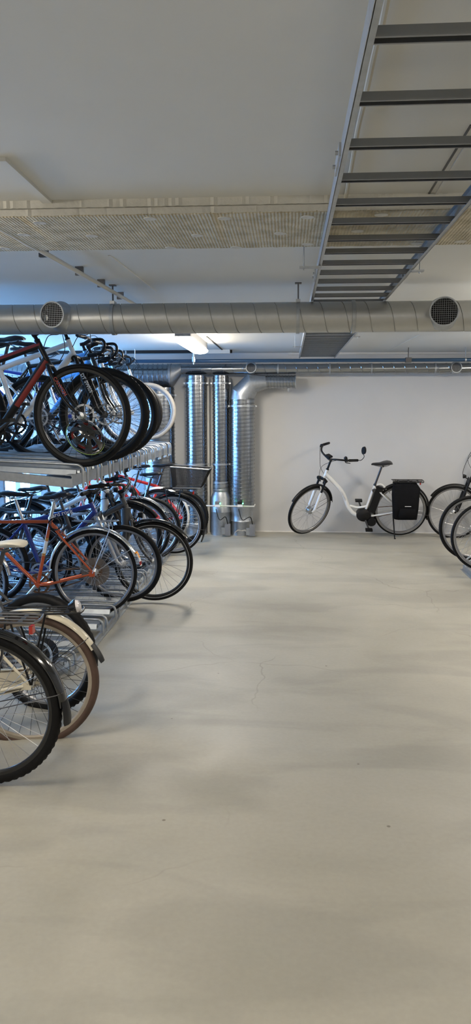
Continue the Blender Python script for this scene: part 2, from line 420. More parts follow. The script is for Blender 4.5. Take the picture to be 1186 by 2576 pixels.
def bicycle(label, anchor, hub, yaw=0., lean=0., pitch=0., steer=0., r=.345, tw=.036, wb=1.05, cs=.445, drop=.065, st=.50, sa=72.5, ha=71., off=.045, fl=None, ht=.14, slope=.10,
            frame='diamond', fm='grey_paint', tr=.017, dt=.020, fork='rigid', forkm=None, fork_c='plastic', tyre='rubber', rim='rim_grey', spoke='spoke', knob=False, stripe=False, depth=.02,
            bar='flat', barm='plastic', stem_up=.06, saddle='saddle_black', sad_h=.12, sad=True, sad_L=.27, sad_W=.15, fend=None, fend_w=.052, fa=(50, 200), rack_z=.065, flap=None, rack=None, disc=False, cass=7, guard=False, crank=0., ring='steel_dark', lock=False,
            front_light=False, rear_light=None, kick=False, chaincase=None, letters=None, group=None, cables=True, rim2=None, tube_r=None, hubbig=False, postm='steel_dark', fend_front=True, wheels=(True, True), bag=False, cat='bicycle', name='bicycle'):
    root = thing(name, label, cat, group=group)
    fl = fl or (r+.05 if fork == 'rigid' else r+.115)
    cx = sqrt(cs*cs-drop*drop)
    RH = V((0, 0, r)); BB = V((cx, 0, r-drop)); FH = V((wb, 0, r))
    a = V((-cos(R(ha)), 0, sin(R(ha)))); pf = V((sin(R(ha)), 0, cos(R(ha))))
    base = FH-pf*off; crown = base+a*fl; hb = crown+a*.012; htp = hb+a*ht
    sdir = V((-cos(R(sa)), 0, sin(R(sa)))); ST = BB+sdir*st
    camside = -1 if cos(yaw) > 0 else 1
    S = Matrix.Translation(base) @ Matrix.Rotation(steer, 4, a) @ Matrix.Translation(-base) if steer else Matrix.Identity(4)
    # --- frame
    mb = MB()
    if frame == 'diamond' or frame == 'mtb':
        tt = ST-sdir*.03; mb.tube([tt, htp-a*.03], tr, 12)
        mb.tube([BB, hb+a*.035], dt, 12); mb.tube([BB, ST], tr, 12)
        ss = ST-sdir*.035
    elif frame == 'mixte':
        mb.tube(spline([BB, BB+V((.16, 0, .10)), hb+a*.03]), dt, 12); mb.tube(spline([BB+sdir*.24, BB+V((.18, 0, .30)), htp-a*.02]), tr, 12); mb.tube([BB, ST], tr, 12); ss = ST-sdir*.04
    elif frame == 'wave':
        p = [BB+V((-.02, 0, .03)), BB+V((.10, 0, .005)), BB+V((.20, 0, .10)), BB+V((.30, 0, .33)), htp-a*.06]
        mb.tube(spline(p), [.026, .027, .028]+[.029]*18+[.03]*4, 14, flat=None) if False else mb.tube(spline(p), .028, 14)
        mb.tube(spline([BB+sdir*.13, BB+V((.08, 0, .105)), BB+V((.19, 0, .13))]), .016, 10)
        mb.tube([BB, ST], .018, 12); mb.tube(spline([ST-sdir*.012, ST+V((-.09, 0, .0)), ST+V((-.19, 0, -.12))]), .014, 10); ss = ST-sdir*.03
    elif frame == 'thick':
        mb.tube(spline([BB, BB+V((.16, 0, .09)), BB+V((.36, 0, .26)), htp-a*.09]), [.030]*6+[.033]*6+[.042]*7, 14)
        mb.tube([ST-sdir*.16, htp-a*.06], .024, 12); mb.tube([BB, ST], .02, 12); ss = ST-sdir*.1
    mb.tube([hb, htp], .024 if frame == 'thick' else .020, 14)
    mb.tube([BB+V((0, -.036, 0)), BB+V((0, .036, 0))], .023, 14)
    for s in (-1, 1):
        y = s*.062
        mb.tube([BB+V((-.02, s*.022, 0)), BB+V((-.10, s*.045, .004)), RH+V((.02, y, -.004))], [.012, .011, .008], 8)
        mb.tube([ss+V((0, s*.012, 0)), ss.lerp(RH, .3)+V((0, s*.045, 0)), RH+V((0, y, .012))], [.010, .0095, .007], 8)
        mb.box((-.016, y-.003, r-.022), (.03, y+.003, r+.018))
    mb.tube([ss+V((-.01, -.045, 0)).lerp(V(), 0)+(RH-ss)*.22, ss+V((-.01, .045, 0))+(RH-ss)*.22], .008, 8)
    fr = obj('frame', mb, fm, root)
    if frame == 'wave': pass
    # --- fork
    mb = MB(); legs_y = .052
    if fork == 'rigid':
        for s in (-1, 1):
            mb.tube(spline([crown+V((0, s*.03, 0)), crown.lerp(base, .15)+V((0, s*legs_y, 0)), crown.lerp(base, .6)+V((0, s*legs_y, 0)), FH+V((0, s*legs_y, 0))], 4), [.015]*4+[.0145]*4+[.013]*3+[.009, .008], 10)
        mb.tube([crown+V((0, -.04, 0)), crown+V((0, .04, 0))], .017, 10); mb.tube([crown, hb], .02, 12)
        obj('fork', mb, forkm or fm, root).matrix_local = S
    else:
        for s in (-1, 1): mb.tube([crown+V((0, s*.062, 0))+pf*.02, crown.lerp(base, .5)+V((0, s*.062, 0))+pf*.02], .015, 12)
        mb.tube([crown+V((0, -.07, -.005))+pf*.012, crown+V((0, 0, .012)), crown+V((0, .07, -.005))+pf*.012], .021, 12); mb.tube([crown, hb], .02, 12)
        fk = obj('fork', mb, fork_c, root); fk.matrix_local = S
        mb = MB()
        for s in (-1, 1): mb.tube([crown.lerp(base, .36)+V((0, s*.062, 0))+pf*.02, crown.lerp(base, .42)+V((0, s*.062, 0))+pf*.02, crown.lerp(base, .9)+V((0, s*.062, 0))+pf*.022, FH+V((0, s*.058, 0))], [.022, .021, .018, .012], 12)
        q = crown.lerp(base, .36)+pf*.02; mb.tube(spline([q+V((0, -.062, 0)), q+V((0, -.03, .035))+a*.03, q+V((0, .03, .035))+a*.03, q+V((0, .062, 0))]), .010, 8)
        obj('fork_lower', mb, forkm or 'plastic', fk)
    # --- wheels
    kw = dict(tyre=tyre, rim=rim, spoke=spoke, knob=knob, stripe=stripe, depth=depth)
    if wheels[1]: wheel(root, RH, r, tw, disc=1 if disc else 0, cass=cass, guard=guard, **kw)
    if wheels[0]: wheel(root, FH, r, tw, disc=1 if disc else 0, mtx=S, bighub=hubbig, **kw)
    # --- stem, bar
    stp = htp+a*stem_up
    mb = MB(); mb.tube([htp, stp], .014, 12); mb.tube([htp-a*.002, htp+a*.012], .021, 14)
    reach = .09 if bar != 'city' else .05
    bc = stp+pf*reach+a*.012
    mb.tube([stp-pf*.012, stp+pf*.02, bc], [.019, .017, .018], 12)
    stm = obj('stem', mb, 'plastic' if barm == 'plastic' else barm, root); stm.matrix_local = S
    mb = MB(); grips = []
    if bar == 'flat':
        w = .31; p = [bc+V((-.045, s*w, .012)) for s in (-1, 1)]
        mb.tube(spline([p[0], bc+V((-.012, -.12, .01)), bc+V((0, -.04, 0)), bc+V((0, .04, 0)), bc+V((-.012, .12, .01)), p[1]], 4), .0125, 10)
        grips = [(bc+V((-.03, s*(w-.12), .011)), p[(s+1)//2]) for s in (-1, 1)]
    elif bar == 'city':
        w = .29; gp = []
        for s in (-1, 1): gp.append((bc+V((-.11, s*(w-.03), .06)), bc+V((-.24, s*w, .045))))
        mb.tube(spline([gp[0][1], gp[0][0], bc+V((.01, -.14, .05)), bc+V((0, -.03, 0)), bc+V((0, .03, 0)), bc+V((.01, .14, .05)), gp[1][0], gp[1][1]], 5), .0125, 10); grips = gp
    elif bar == 'drop':
        for s in (-1, 1):
            mb.tube(spline([bc, bc+V((0, s*.1, 0)), bc+V((.01, s*.2, 0)), bc+V((.09, s*.205, .0)), bc+V((.11, s*.205, -.05)), bc+V((.07, s*.205, -.11)), bc+V((-.03, s*.205, -.125))], 5), .0125, 10)
        grips = [(bc+V((.05, s*.205, -.118)), bc+V((-.03, s*.205, -.125))) for s in (-1, 1)]
    hbo = obj('handlebar', mb, barm, root); hbo.matrix_local = S
    for g0, g1 in grips:
        mb = MB(); mb.tube([g0, g0.lerp(g1, .04), g0.lerp(g1, .96), g1], [.014, .0175, .017, .015], 12); obj('grip', mb, 'plastic', hbo)
        mb = MB(); d = (g1-g0).normalized(); q = g0-d*.03
        mb.tube([q, q+V((.025, 0, -.012)), q+V((.045, 0, -.02))+d*.03, q+V((.05, 0, -.03))+d*.10], [.012, .010, .006, .005], 8); mb.cyl(q-d*.012, q+d*.012, .018)
        obj('brake_lever', mb, 'plastic', hbo)
    if cables:
        for s in (-1, 1):
            q = (grips[0] if s < 0 else grips[1])[0]
            mb = MB(); e = (crown+V((.06, s*.03, .02)) if s > 0 else htp-a*.06+V((.02, -.02, 0)))
            mb.tube(spline([q+V((.03, 0, -.01)), q+V((.10, -s*.06, .01)), bc+V((.11, s*.03, -.06)), e+V((.05, 0, .08)), e], 5), .0028, 6)
            o = obj('cable', mb, 'plastic', hbo)
    # --- seat
    sp = ST+sdir*sad_h; mb = MB(); mb.tube([ST-sdir*.02, sp], .0135, 12); mb.tube([sp+V((-.02, -.022, .012)), sp+V((-.02, .022, .012))], .012, 10); mb.cyl(ST-sdir*.012, ST+sdir*.008, .021)
    for s in (-1, 1): mb.tube(spline([sp+V((-.10, s*.03, .036)), sp+V((-.05, s*.022, .014)), sp+V((.04, s*.02, .014)), sp+V((.13, s*.006, .036))], 3), .0035, 6)
    post = obj('seatpost', mb, postm, root)
    if sad:
        so = link('saddle', saddle_mesh(saddle, sad_L, sad_W), root, sp+V((-.015, 0, .052)), None)
    # --- drive
    mb = MB(); cr_r = .085
    mb.lathe(BB+V((0, -.042, 0)), (0, 1, 0), [(cr_r-.016, 0), (cr_r, 0), (cr_r, -.0025), (cr_r-.016, -.0025)], 44, closed_prof=True, mod=lambda i, j, q: q+(.004 if (j in (1, 2) and i % 2) else 0))
    for i in range(5):
        an = i*2*pi/5+crank; mb.bar(BB+V((0, -.044, 0)), BB+V((cos(an)*.074, -.044, sin(an)*.074)), .014, .004, (0, 1, 0))
    ch = obj('chainring', mb, ring, root)
    for s in (-1, 1):
        an = crank+(0 if s < 0 else pi); e = BB+V((cos(an)*.17, s*.075, sin(an)*.17))
        mb = MB(); mb.tube([BB+V((0, s*.055, 0)), BB+V((cos(an)*.02, s*.06, sin(an)*.02)), e], [.016, .014, .011], 8); co = obj('crank_arm', mb, 'alu' if ring != 'plastic' else 'steel_dark', root)
        mb = MB(); mb.cyl(e, e+V((0, s*.10, 0)), .008, 8); mb.box((e.x-.045, min(e.y+s*.02, e.y+s*.10), e.z-.012), (e.x+.045, max(e.y+s*.02, e.y+s*.10), e.z+.012)); obj('pedal', mb, 'plastic', co)
    mb = MB()
    for dz, r1 in ((1, .045),) + ((-1, .04),):
        mb.bar(BB+V((0, -.043, dz*cr_r)), RH+V((0, -.043, dz*r1)), .006, .008)
    obj('chain', mb, 'rust' if cass < 6 else 'steel_dark', root)
    if cass >= 5:
        mb = MB(); q = RH+V((.0, -.055, -.06))
        mb.cyl(q+V((0, .01, 0)), q+V((0, .022, 0)), .022, 12); q2 = q+V((.02, 0, -.07)); mb.cyl(q2+V((0, .01, 0)), q2+V((0, .022, 0)), .022, 12); mb.bar(q, q2, .02, .012, (0, 1, 0)); mb.tube([RH+V((.01, -.06, -.01)), q+V((0, -.012, 0))], .014, 8)
        obj('derailleur', mb, 'steel_dark', root)
    if chaincase:
        mb = MB(); rings = []
        for x, z, h in ((-.05, r, .035), (0, r, .055), (.10, r-.015, .06), (cx-.05, r-drop*.8, .10), (cx+.05, r-drop, .105), (cx+.1, r-drop, .06)):
            rings.append([(x, -.062, z-h), (x, -.062, z+h), (x, -.040, z+h), (x, -.040, z-h)])
        mb.loft(rings); obj('chaincase', mb, chaincase, root)
    # --- mudguards
    if fend:
        fender(root, r, fend, fa[0], fa[1], RH, fend_w, flap=flap, staym='alu' if fend == 'chrome' else 'steel_dark')
        if fend_front: fender(root, r, fend, 140, -20, V(FH), fend_w, mtx=S) if False else fender(root, r, fend, 35, 175, FH, fend_w, mtx=S)
    # --- brakes
    if not disc:
        for (c0, mt) in ((crown+pf*.03, S), (ss.lerp(RH, .26), None)):
            mb = MB()
            for s in (-1, 1): mb.tube([c0+V((0, s*.03, .03)), c0+V((0, s*.042, 0)), c0+V((0, s*.03, -.045))], [.006, .008, .009], 8)
            mb.cyl(c0+V((0, -.035, .03)), c0+V((0, .035, .03)), .006, 8)
            o = obj('rim_brake', mb, 'steel_dark', root)
            if mt: o.matrix_local = mt
    if rack:
        zt = 2*r+rack_z; mb = MB()
        for y in (-.06, -.02, .02, .06): mb.tube([(-.26, y, zt), (.12, y, zt)], .0045, 6)
        mb.tube(spline([(.13, -.065, zt), (-.22, -.065, zt), (-.27, -.045, zt), (-.27, .045, zt), (-.22, .065, zt), (.13, .065, zt)], 4), .0055, 8)
        for x in (-.2, -.08, .05): mb.bar((x, -.065, zt), (x, .065, zt), .02, .003)
        rk = obj('luggage_rack', mb, rack, root)
        for s in (-1, 1):
            mb = MB(); mb.tube([(-.02, s*.068, r+.005), (-.06, s*.085, r+.2), (-.10, s*.066, zt)], .0055, 6); mb.tube([(-.015, s*.068, r+.005), (.04, s*.085, r+.22), (.08, s*.066, zt)], .0055, 6); obj('rack_leg', mb, rack, rk)
    if rear_light:
        zt = 2*r+.02
        if rear_light == 'round':
            mb = MB(); c0 = V((-.235, 0, 2*r+.035)); mb.lathe(c0, (-1, 0, .2), [(0, -.03), (.022, -.03), (.038, .0), (.036, .008)], 20); l = obj('rear_light', mb, 'gloss_black', root)
            mb = MB(); mb.lathe(c0, (-1, 0, .2), [(.037, .004), (.03, .022), (.015, .03), (0, .032)], 20); obj('lens', mb, 'clear_lens', l)
        else:
            mb = MB(); c0 = V((-.235, 0, zt)); mb.box(c0-V((.008, .017, .020)), c0+V((.008, .017, .014))); l = obj('rear_light', mb, 'red_lens', root)
    if front_light:
        c0 = crown+V((.09, 0, .05)); mb = MB(); mb.lathe(c0, (1, 0, 0), [(0, -.035), (.018, -.03), (.028, 0), (.026, .01), (0, .012)], 18); mb.tube([crown+V((.02, 0, .0)), c0-V((.02, 0, .01))], .005, 6)
        o = obj('headlight', mb, 'plastic', root); o.matrix_local = S
    if kick:
        mb = MB(); q = BB+V((-.05, .045, -.01)) if kick != 'rear' else V((.10, .07, r-.05))
        e = V((q.x+(.06 if kick != 'rear' else -.02), q.y+.13, .008)); mb.tube([q, e], [.010, .008], 8); mb.cyl(e, e+V((0, .01, .02)), .013, 8); obj('kickstand', mb, 'plastic', root)
    if lock:
        mb = MB(); q = ST+V((-.06, .05, -.04)); pts = [q+V((cos(t*.5)*.048, .012*sin(t*1.3)+.002*t, sin(t*.5)*.048)) for t in range(0, 50)]
        mb.tube(pts, .0032, 6); obj('coil_lock', mb, 'plastic', root)
    if letters:
        for (txt, size, where, m) in letters:
            d = -camside
            if where == 'top': p0, p1, rad = ST-sdir*.03, htp-a*.03, tr
            elif where == 'down': p0, p1, rad = BB, hb+a*.03, dt
            elif where == 'fork': p0, p1, rad = crown, FH, .022
            mid = p0.lerp(p1, .55) if where != 'fork' else p0.lerp(p1, .45)+pf*.012; xd = (p1-p0).normalized()
            if d < 0 and where != 'fork': xd = -xd
            yd = V((0, 1*camside, 0)).cross(xd)
            if d < 0 and False: yd = -yd
            off_ = V((0, camside*(rad+.0015+(.062 if where == 'fork' and fork != 'rigid' else .052 if where == 'fork' else 0)), 0))
            par = fr if where != 'fork' else fk if fork != 'rigid' else root
            lo = lettering(txt, size, mid+off_, xd, yd, m, par, fat=.001)
            if where == 'fork' and fork == 'rigid': lo.matrix_local = S
    # --- place
    root.rotation_euler = (lean, -pitch, yaw)
    rot = root.rotation_euler.to_matrix()
    loc = V(hub) - rot @ (RH if anchor == 'rear' else FH)
    root.location = loc
    return root, dict(RH=RH, BB=BB, FH=FH, ST=ST, crown=crown, htp=htp, hb=hb, a=a, pf=pf, bc=bc, sp=sp, S=S, frame=fr, r=r, sdir=sdir, grips=grips, bar=hbo)

# ------------------------------------------------------------------ room shell
YW, ZC, XL, XR, YB = 10.45, 2.43, -5.4, 4.6, -4.0
struct('floor', MB().box((XL-.3, YB-.3, -.2), (XR+.3, YW+.3, 0)), 'floor')
struct('ceiling', MB().box((XL-.3, YB-.3, ZC), (XR+.3, YW+.3, ZC+.2)), 'ceil_paint')
# back wall with an opening for the glazed door on the left
dx0, dx1, dz1 = -4.75, -3.56, 2.16
mb = MB(); mb.box((XL-.3, YW, 0), (dx0, YW+.2, ZC)); mb.box((dx1, YW, 0), (XR+.3, YW+.2, ZC)); mb.box((dx0, YW, dz1), (dx1, YW+.2, ZC))
struct('wall_back', mb, 'wall_white')
struct('wall_right', MB().box((XR, YB, 0), (XR+.2, YW, ZC)), 'wall_white')
struct('wall_front', MB().box((XL-.3, YB-.2, 0), (XR+.3, YB, ZC)), 'wall_white')
wins = [(5.6, 6.8), (7.2, 8.4), (8.8, 10.0)]
mb = MB(); mb.box((XL-.2, YB, 0), (XL, YW, .55)); mb.box((XL-.2, YB, 2.15), (XL, YW, ZC)); y = YB
for a_, b_ in wins: mb.box((XL-.2, y, .55), (XL, a_, 2.15)); y = b_
mb.box((XL-.2, y, .55), (XL, YW, 2.15)); struct('wall_left', mb, 'wall_white')
def window(n, lo, hi, axis):
    """frame bars round the opening, mullion, pane"""
    mb = MB(); t = .05
    if axis == 'x':
        y0, z0 = lo; y1, z1 = hi; X = XL-.08
        for a, b in (((X-.03, y0, z0), (X+.03, y1, z0+t)), ((X-.03, y0, z1-t), (X+.03, y1, z1)), ((X-.03, y0, z0), (X+.03, y0+t, z1)), ((X-.03, y1-t, z0), (X+.03, y1, z1)), ((X-.03, (y0+y1)/2-t/2, z0), (X+.03, (y0+y1)/2+t/2, z1))): mb.box(a, b)
        w = struct('window_%d' % n, mb, 'frame_white'); obj('pane', MB().box((X-.01, y0+.01, z0+.01), (X-.004, y1-.01, z1-.01)), 'daylight', w)
for i, (a_, b_) in enumerate(wins): window(i+1, (a_, .55), (b_, 2.15), 'x')
mb = MB(); Y = YW+.06; t = .055
xs = [dx0, (dx0+dx1)/2+.0, dx1]
for a, b in (((dx0, Y-.03, 0), (dx1, Y+.03, .12)), ((dx0, Y-.03, dz1-t), (dx1, Y+.03, dz1)), ((dx0, Y-.03, 0), (dx0+t, Y+.03, dz1)), ((dx1-t, Y-.03, 0), (dx1, Y+.03, dz1)), ((-3.82, Y-.035, 0), (-3.75, Y+.035, dz1)), ((-4.35, Y-.035, 0), (-4.28, Y+.035, dz1)), ((dx0, Y-.03, 1.0), (dx1, Y+.03, 1.06))): mb.box(a, b)
dr = struct('door_1', mb, 'frame_white'); obj('pane', MB().box((dx0+.02, Y-.004, .05), (dx1-.02, Y+.004, dz1-.02)), 'daylight', dr)

# insulated downstand across the ceiling (two layers of ribbed board)
B0, B1, BZ = 2.915, 3.53, 2.375
mb = MB(); xs_ = [XL+i*.013 for i in range(int((XR-XL)/.013)+1)]
def ragged(y, z0, z1, y1, amp):
    rings = []
    for i, x in enumerate(xs_):
        d = amp*(1 if i % 2 else 0)+random.uniform(0, amp*.6)
        rings.append([(x, y+d, z0-random.uniform(0, .002)), (x, y+d*.4, z1), (x, y1, z1), (x, y1, z0)])
    return rings
mb.loft(ragged(B0, 2.404, ZC, B1, .0035)); mb.loft(ragged(B0+.012, BZ+.004, 2.4015, B1, .0035))
beam = struct('trim_1', mb, 'wool_edge', smooth=25)
mb = MB(); mb.loft([[(x, B0+.016+random.uniform(0, .008), BZ), (x, B0+.016, BZ+.006), (x, B1, BZ+.006), (x, B1+random.uniform(-.006, .004), BZ)] for x in xs_])
obj('ribbed_underside', mb, 'wool', beam)
for q in ((775,546),(565,549),(378,550),(706,587),(497,592),(232,593),(775,614),(595,622),(430,623),(12,624),(900,581),(1050,612),(960,540),(1160,607),(100,560),(60,590)):
    p = atZ(q[0], q[1], BZ); mb = MB(); mb.lathe((p.x, p.y, BZ), (0, 0, -1), [(.026, -.001), (.025, .002), (.005, .003), (0, .001)], 20); obj('fixing_washer', mb, 'wool_edge', beam)
# ceiling board joints (thin strips standing a few millimetres off the boards)
def strip(n, p, q, w, h, m='ceil_paint'):
    a = atZ(*p, ZC); b = atZ(*q, ZC); a.z = b.z = ZC-h/2
    struct('trim_%d' % n, MB().bar(a, b, w, h), m)
strip(2, (0, 395), (124, 508), .035, .012)
strip(3, (275, 642), (392, 733), .012, .003, 'conduit')
strip(4, (1186, 313), (1079, 488), .006, .004, 'steel_dark')
strip(5, (1186, 345), (1098, 488), .010, .006, 'conduit')
strip(6, (520, 846), (572, 890), .016, .006, 'painted_void')
strip(7, (1060, 840), (985, 878), .01, .004, 'conduit')
# near-black bar painting the shaded recess where the boards stop short of the wall
struct('trim_8', MB().box((-3.5, 9.90, ZC-.035), (-.72, 10.0, ZC-.001)), 'painted_void')
struct('trim_9', MB().box((-1.2, 9.84, ZC-.05), (-.74, 9.90, ZC-.001)), 'conduit')
struct('trim_10', MB().box((.0, 10.39, ZC-.03), (4.4, 10.44, ZC-.002)), 'conduit')
mb = MB(); rings = []
for i in range(90):
    x = -1+i*.06; h = .006+random.uniform(0, .007); rings.append([(x, YW-.004-random.uniform(0, .012), .0005), (x, YW-.003, h), (x, YW+.002, h), (x, YW+.002, .0005)])
mb.loft(rings); struct('baseboard_back', mb, 'patch')

# ------------------------------------------------------------------ ducts
def spiral(p0, p1, r, pitch=.05, ridge=.0035, n=32, seam=.22, phase=0):
    """spiral-wound duct: grid that follows the helix"""
    p0 = V(p0); p1 = V(p1); d = p1-p0; L = d.length; d.normalize()
    ref = V((0, 0, 1)) if abs(d.z) < .9 else V((1, 0, 0)); u = d.cross(ref).normalized(); w = d.cross(u)
    mb = MB(); ts = [0, 1-seam, 1-seam*.75, 1-seam*.25]; turns = int(L/pitch)+2; rows = []
    for k in range(-1, turns):
        for t in ts: rows.append((k+t, ridge if t > 1-seam*.8 else 0))
    base = len(mb.v)
    for q, rd in rows:
        for j in range(n):
            th = 2*pi*j/n; s = (q+j/n)*pitch; s = min(max(s, 0), L)
            mb.v.append(p0+d*s+(u*cos(th)+w*sin(th))*(r+rd))
    nr = len(rows)
    per = len(ts)
    for i in range(nr-1):
        for j in range(n-1): mb.f.append([base+i*n+j, base+i*n+j+1, base+(i+1)*n+j+1, base+(i+1)*n+j])
        if i+per+1 < nr: mb.f.append([base+i*n+n-1, base+(i+per)*n, base+(i+per+1)*n, base+(i+1)*n+n-1])
    return mb
def galv(): return 'galv_sheet'
DY, DZ, DR = 4.85, 2.226, .0925
t = thing('ventilation_duct', 'long wide spiral ventilation duct crossing under the ceiling in front of the cable ladder', 'duct', (0, DY, DZ))
def off(mb, c):
    c = V(c); mb.v = [p-c for p in mb.v]; return mb
def part(name, mb, m, par, **k):
    off(mb, par.location); return obj(name, mb, m, par, **k)
part('duct_pipe', spiral((XL, DY, DZ), (XR, DY, DZ), DR, .137, -.005, 48, .045), 'duct_dull', t)
def outlet(x, y, dy, rr, par, cy, cz, R_, length, tilt=0):
    p = atY(x, y, cy-dy); ax = V((tilt, -1, 0)).normalized(); c = V((p.x, cy, p.z)); 
    mb = MB(); L = dy; b = V((p.x-ax.x*L, cy, p.z))
    mb.lathe(b, ax, [(rr+.02, R_*.55), (rr+.003, R_*.98), (rr, R_*1.05), (rr, L-.01), (rr+.006, L-.006), (rr+.006, L), (rr-.002, L), (rr-.003, R_*.6)], 40)
    o = part('outlet_collar', mb, 'galv', par)
    mb = MB(); e = b+ax*(L-.012); sx = ax.cross(V((0, 0, 1))).normalized(); st = rr*2/13
    for i in range(-6, 7):
        h = sqrt(max(0, rr*rr-(i*st)**2))
        if h > .004:
            mb.tube([e+sx*i*st+V((0, 0, -h)), e+sx*i*st+V((0, 0, h))], .0008*rr/.075, 5); mb.tube([e+V((0, 0, i*st))-sx*h, e+V((0, 0, i*st))+sx*h], .0008*rr/.075, 5)
    off(mb, par.location); obj('wire_grille', mb, 'galv', o)
    mb = MB(); mb.lathe(b, ax, [(0, R_*1.12), (rr*.98, R_*1.12)], 30); off(mb, par.location); obj('painted_throat', mb, 'painted_void', o)  # near-black disc on the uncut pipe paints the unlit inside of the duct
    return o
outlet(130, 791, .16, .074, t, DY, DZ, DR, .16, -.18)
outlet(1119, 783, .18, .08, t, DY, DZ, DR, .18, -.12)
pc = atY(889, 797, DY)
mb = MB(); mb.lathe((pc.x, DY, DZ), (1, 0, 0), [(DR+.002, -.012), (DR+.007, -.01), (DR+.007, .01), (DR+.002, .012)], 40); part('joint_clamp', mb, 'galv', t)
ph = atY(750, 797, DY)
for px in (750, 287):
    p = atY(px, 797, DY); rodz = DZ+DR
    h = thing('duct_hanger', 'threaded rod and strap holding the wide duct, '+('just left of the cable ladder' if px == 750 else 'beside the left outlet grille'), 'hanger', (p.x, DY, ZC))
    mb = MB(); mb.cyl((p.x, DY-.02, ZC), (p.x, DY-.02, rodz-.02), .005, 8); mb.box((p.x-.02, DY-.04, ZC-.006), (p.x+.02, DY, ZC)); part('rod', mb, 'steel_dark', h)
    mb = MB(); mb.lathe((p.x, DY, DZ), (1, 0, 0), [(DR+.004, -.011), (DR+.008, -.011), (DR+.008, .011), (DR+.004, .011)], 40, closed_prof=True); mb.box((p.x-.014, DY-.05, DZ+DR-.012), (p.x+.014, DY+.02, DZ+DR+.012)); part('strap', mb, 'galv', h)
# second duct on the back wall
WY = 10.2
pa = atY(455, 929, WY); r2 = .066; zc2 = pa.z
t2 = thing('ventilation_duct', 'thin horizontal duct along the back wall just under the blue pipe', 'duct', (0, WY, zc2))
part('duct_pipe', spiral((pa.x, WY, zc2), (XR, WY, zc2), r2, .14, .003, 28, .08), 'duct', t2)
outlet(632, 925, .12, .062, t2, WY, zc2, r2, .12, 0); outlet(1150, 924, .12, .062, t2, WY, zc2, r2, .12, -.1)
for px in (700, 830, 935, 1095):
    p = atY(px, 929, WY); mb = MB(); mb.lathe((p.x, WY, zc2), (1, 0, 0), [(r2+.002, -.01), (r2+.006, -.01), (r2+.006, .01), (r2+.002, .01)], 28); part('joint_clamp', mb, 'galv', t2)
p0 = atY(432, 946, WY); rb = .155
t3 = thing('ventilation_duct', 'fat horizontal duct high on the back wall, narrowing at its right end', 'duct', (p0.x, WY, p0.z))
part('duct_pipe', spiral((XL, WY, p0.z), (p0.x, WY, p0.z), rb, .065, .008, 40, .3), 'duct', t3)
mb = MB(); mb.lathe((p0.x, WY, p0.z), (1, 0, 0), [(rb+.004, -.03), (rb+.004, 0), (rb-.005, .01)], 36)
rings = []
for i in range(5):
    k = i/4; x = p0.x+.01+k*(pa.x-p0.x); rr = rb*(1-k)+(r2+.003)*k; z = p0.z*(1-k)+zc2*k
    rings.append([(x, WY+cos(j*pi/18)*rr, z+sin(j*pi/18)*rr) for j in range(36)])
mb.loft(rings, caps=False); part('reducer', mb, 'galv', t3)
# risers
def riser(label, xl, xr, ytop, yy=1150, pitch=.05, sections=None, base_r=None):
    a = atY(xl, yy, WY); b = atY(xr, yy, WY); c = (a.x+b.x)/2; r = (b.x-a.x)/2; zt = atY((xl+xr)/2, ytop, WY).z
    t = thing('duct_riser', label, 'duct', (c, WY, 0)); zb = base_r if base_r else .16
    part('duct_pipe', spiral((c, WY, zb), (c, WY, zt), r, pitch, .008, 36, .34), 'duct', t)
    mb = MB(); mb.lathe((c, WY, 0), (0, 0, 1), [(r+.004, 0), (r+.004, zb-.02), (r+.009, zb-.01), (r+.004, zb)], 36); part('collar', mb, 'galv', t)
    for z in (zt-.10, .95):
        if z > zb:
            mb = MB(); mb.lathe((c, WY, z), (0, 0, 1), [(r+.004, -.012), (r+.010, -.012), (r+.010, .012), (r+.004, .012)], 36); mb.box((c-r-.035, WY-.01, z-.01), (c-r, WY+.01, z+.01)); mb.box((c+r, WY-.01, z-.01), (c+r+.035, WY+.01, z+.01)); part('clamp', mb, 'galv', t)
    return t, c, r, zt
riser('widest riser duct at the left, half hidden behind the upright bicycles', 362, 440, 975)
riser('second riser duct from the left, behind the wire basket', 470, 519, 945)
tt3, c3, r3, z3 = riser('slim riser duct in the middle that widens at its foot', 537, 575, 945, base_r=.62)
zs = .62; mb = MB(); mb.lathe((c3, WY, 0), (0, 0, 1), [(r3+.038, 0), (r3+.038, .30), (r3+.043, .31), (r3+.036, .32), (r3+.036, .50), (r3+.002, .585), (r3+.006, .59), (r3+.006, .72)], 36); part('foot', mb, 'galv', tt3)
mb = MB(); mb.cyl((atY(523, 1150, WY).x, WY+.1, 0), (atY(523, 1150, WY).x, WY+.1, 2.1), .02, 12); tag(obj('wall_pipe', mb, 'conduit'), 'thin pale pipe standing on the wall between the second and third riser ducts', 'pipe')
mb = MB(); mb.cyl((atY(577, 1150, WY).x, WY+.12, 0), (atY(577, 1150, WY).x, WY+.12, 2.1), .018, 12); tag(obj('wall_pipe', mb, 'galv'), 'thin steel pipe between the slim riser and the riser with the elbow', 'pipe')
a = atY(580, 1150, WY); b = atY(640, 1150, WY); c4 = (a.x+b.x)/2; r4 = (b.x-a.x)/2; z4 = atY(610, 1005, WY).z
t4 = thing('duct_riser', 'rightmost riser duct with an elbow at its top bending right', 'duct', (c4, WY, 0))
part('duct_pipe', spiral((c4, WY, .38), (c4, WY, z4), r4, .05, .008, 36, .34), 'duct', t4)
mb = MB(); mb.lathe((c4, WY, 0), (0, 0, 1), [(r4-.012, 0), (r4-.012, .18), (r4-.006, .19), (r4-.012, .2), (r4-.012, .29), (r4+.004, .37), (r4+.004, .40)], 36); part('collar', mb, 'galv', t4)
e1 = V((c4, WY, z4)); e2 = atY(628, 985, WY); e3 = atY(655, 962, WY); e4 = atY(670, 961, WY)
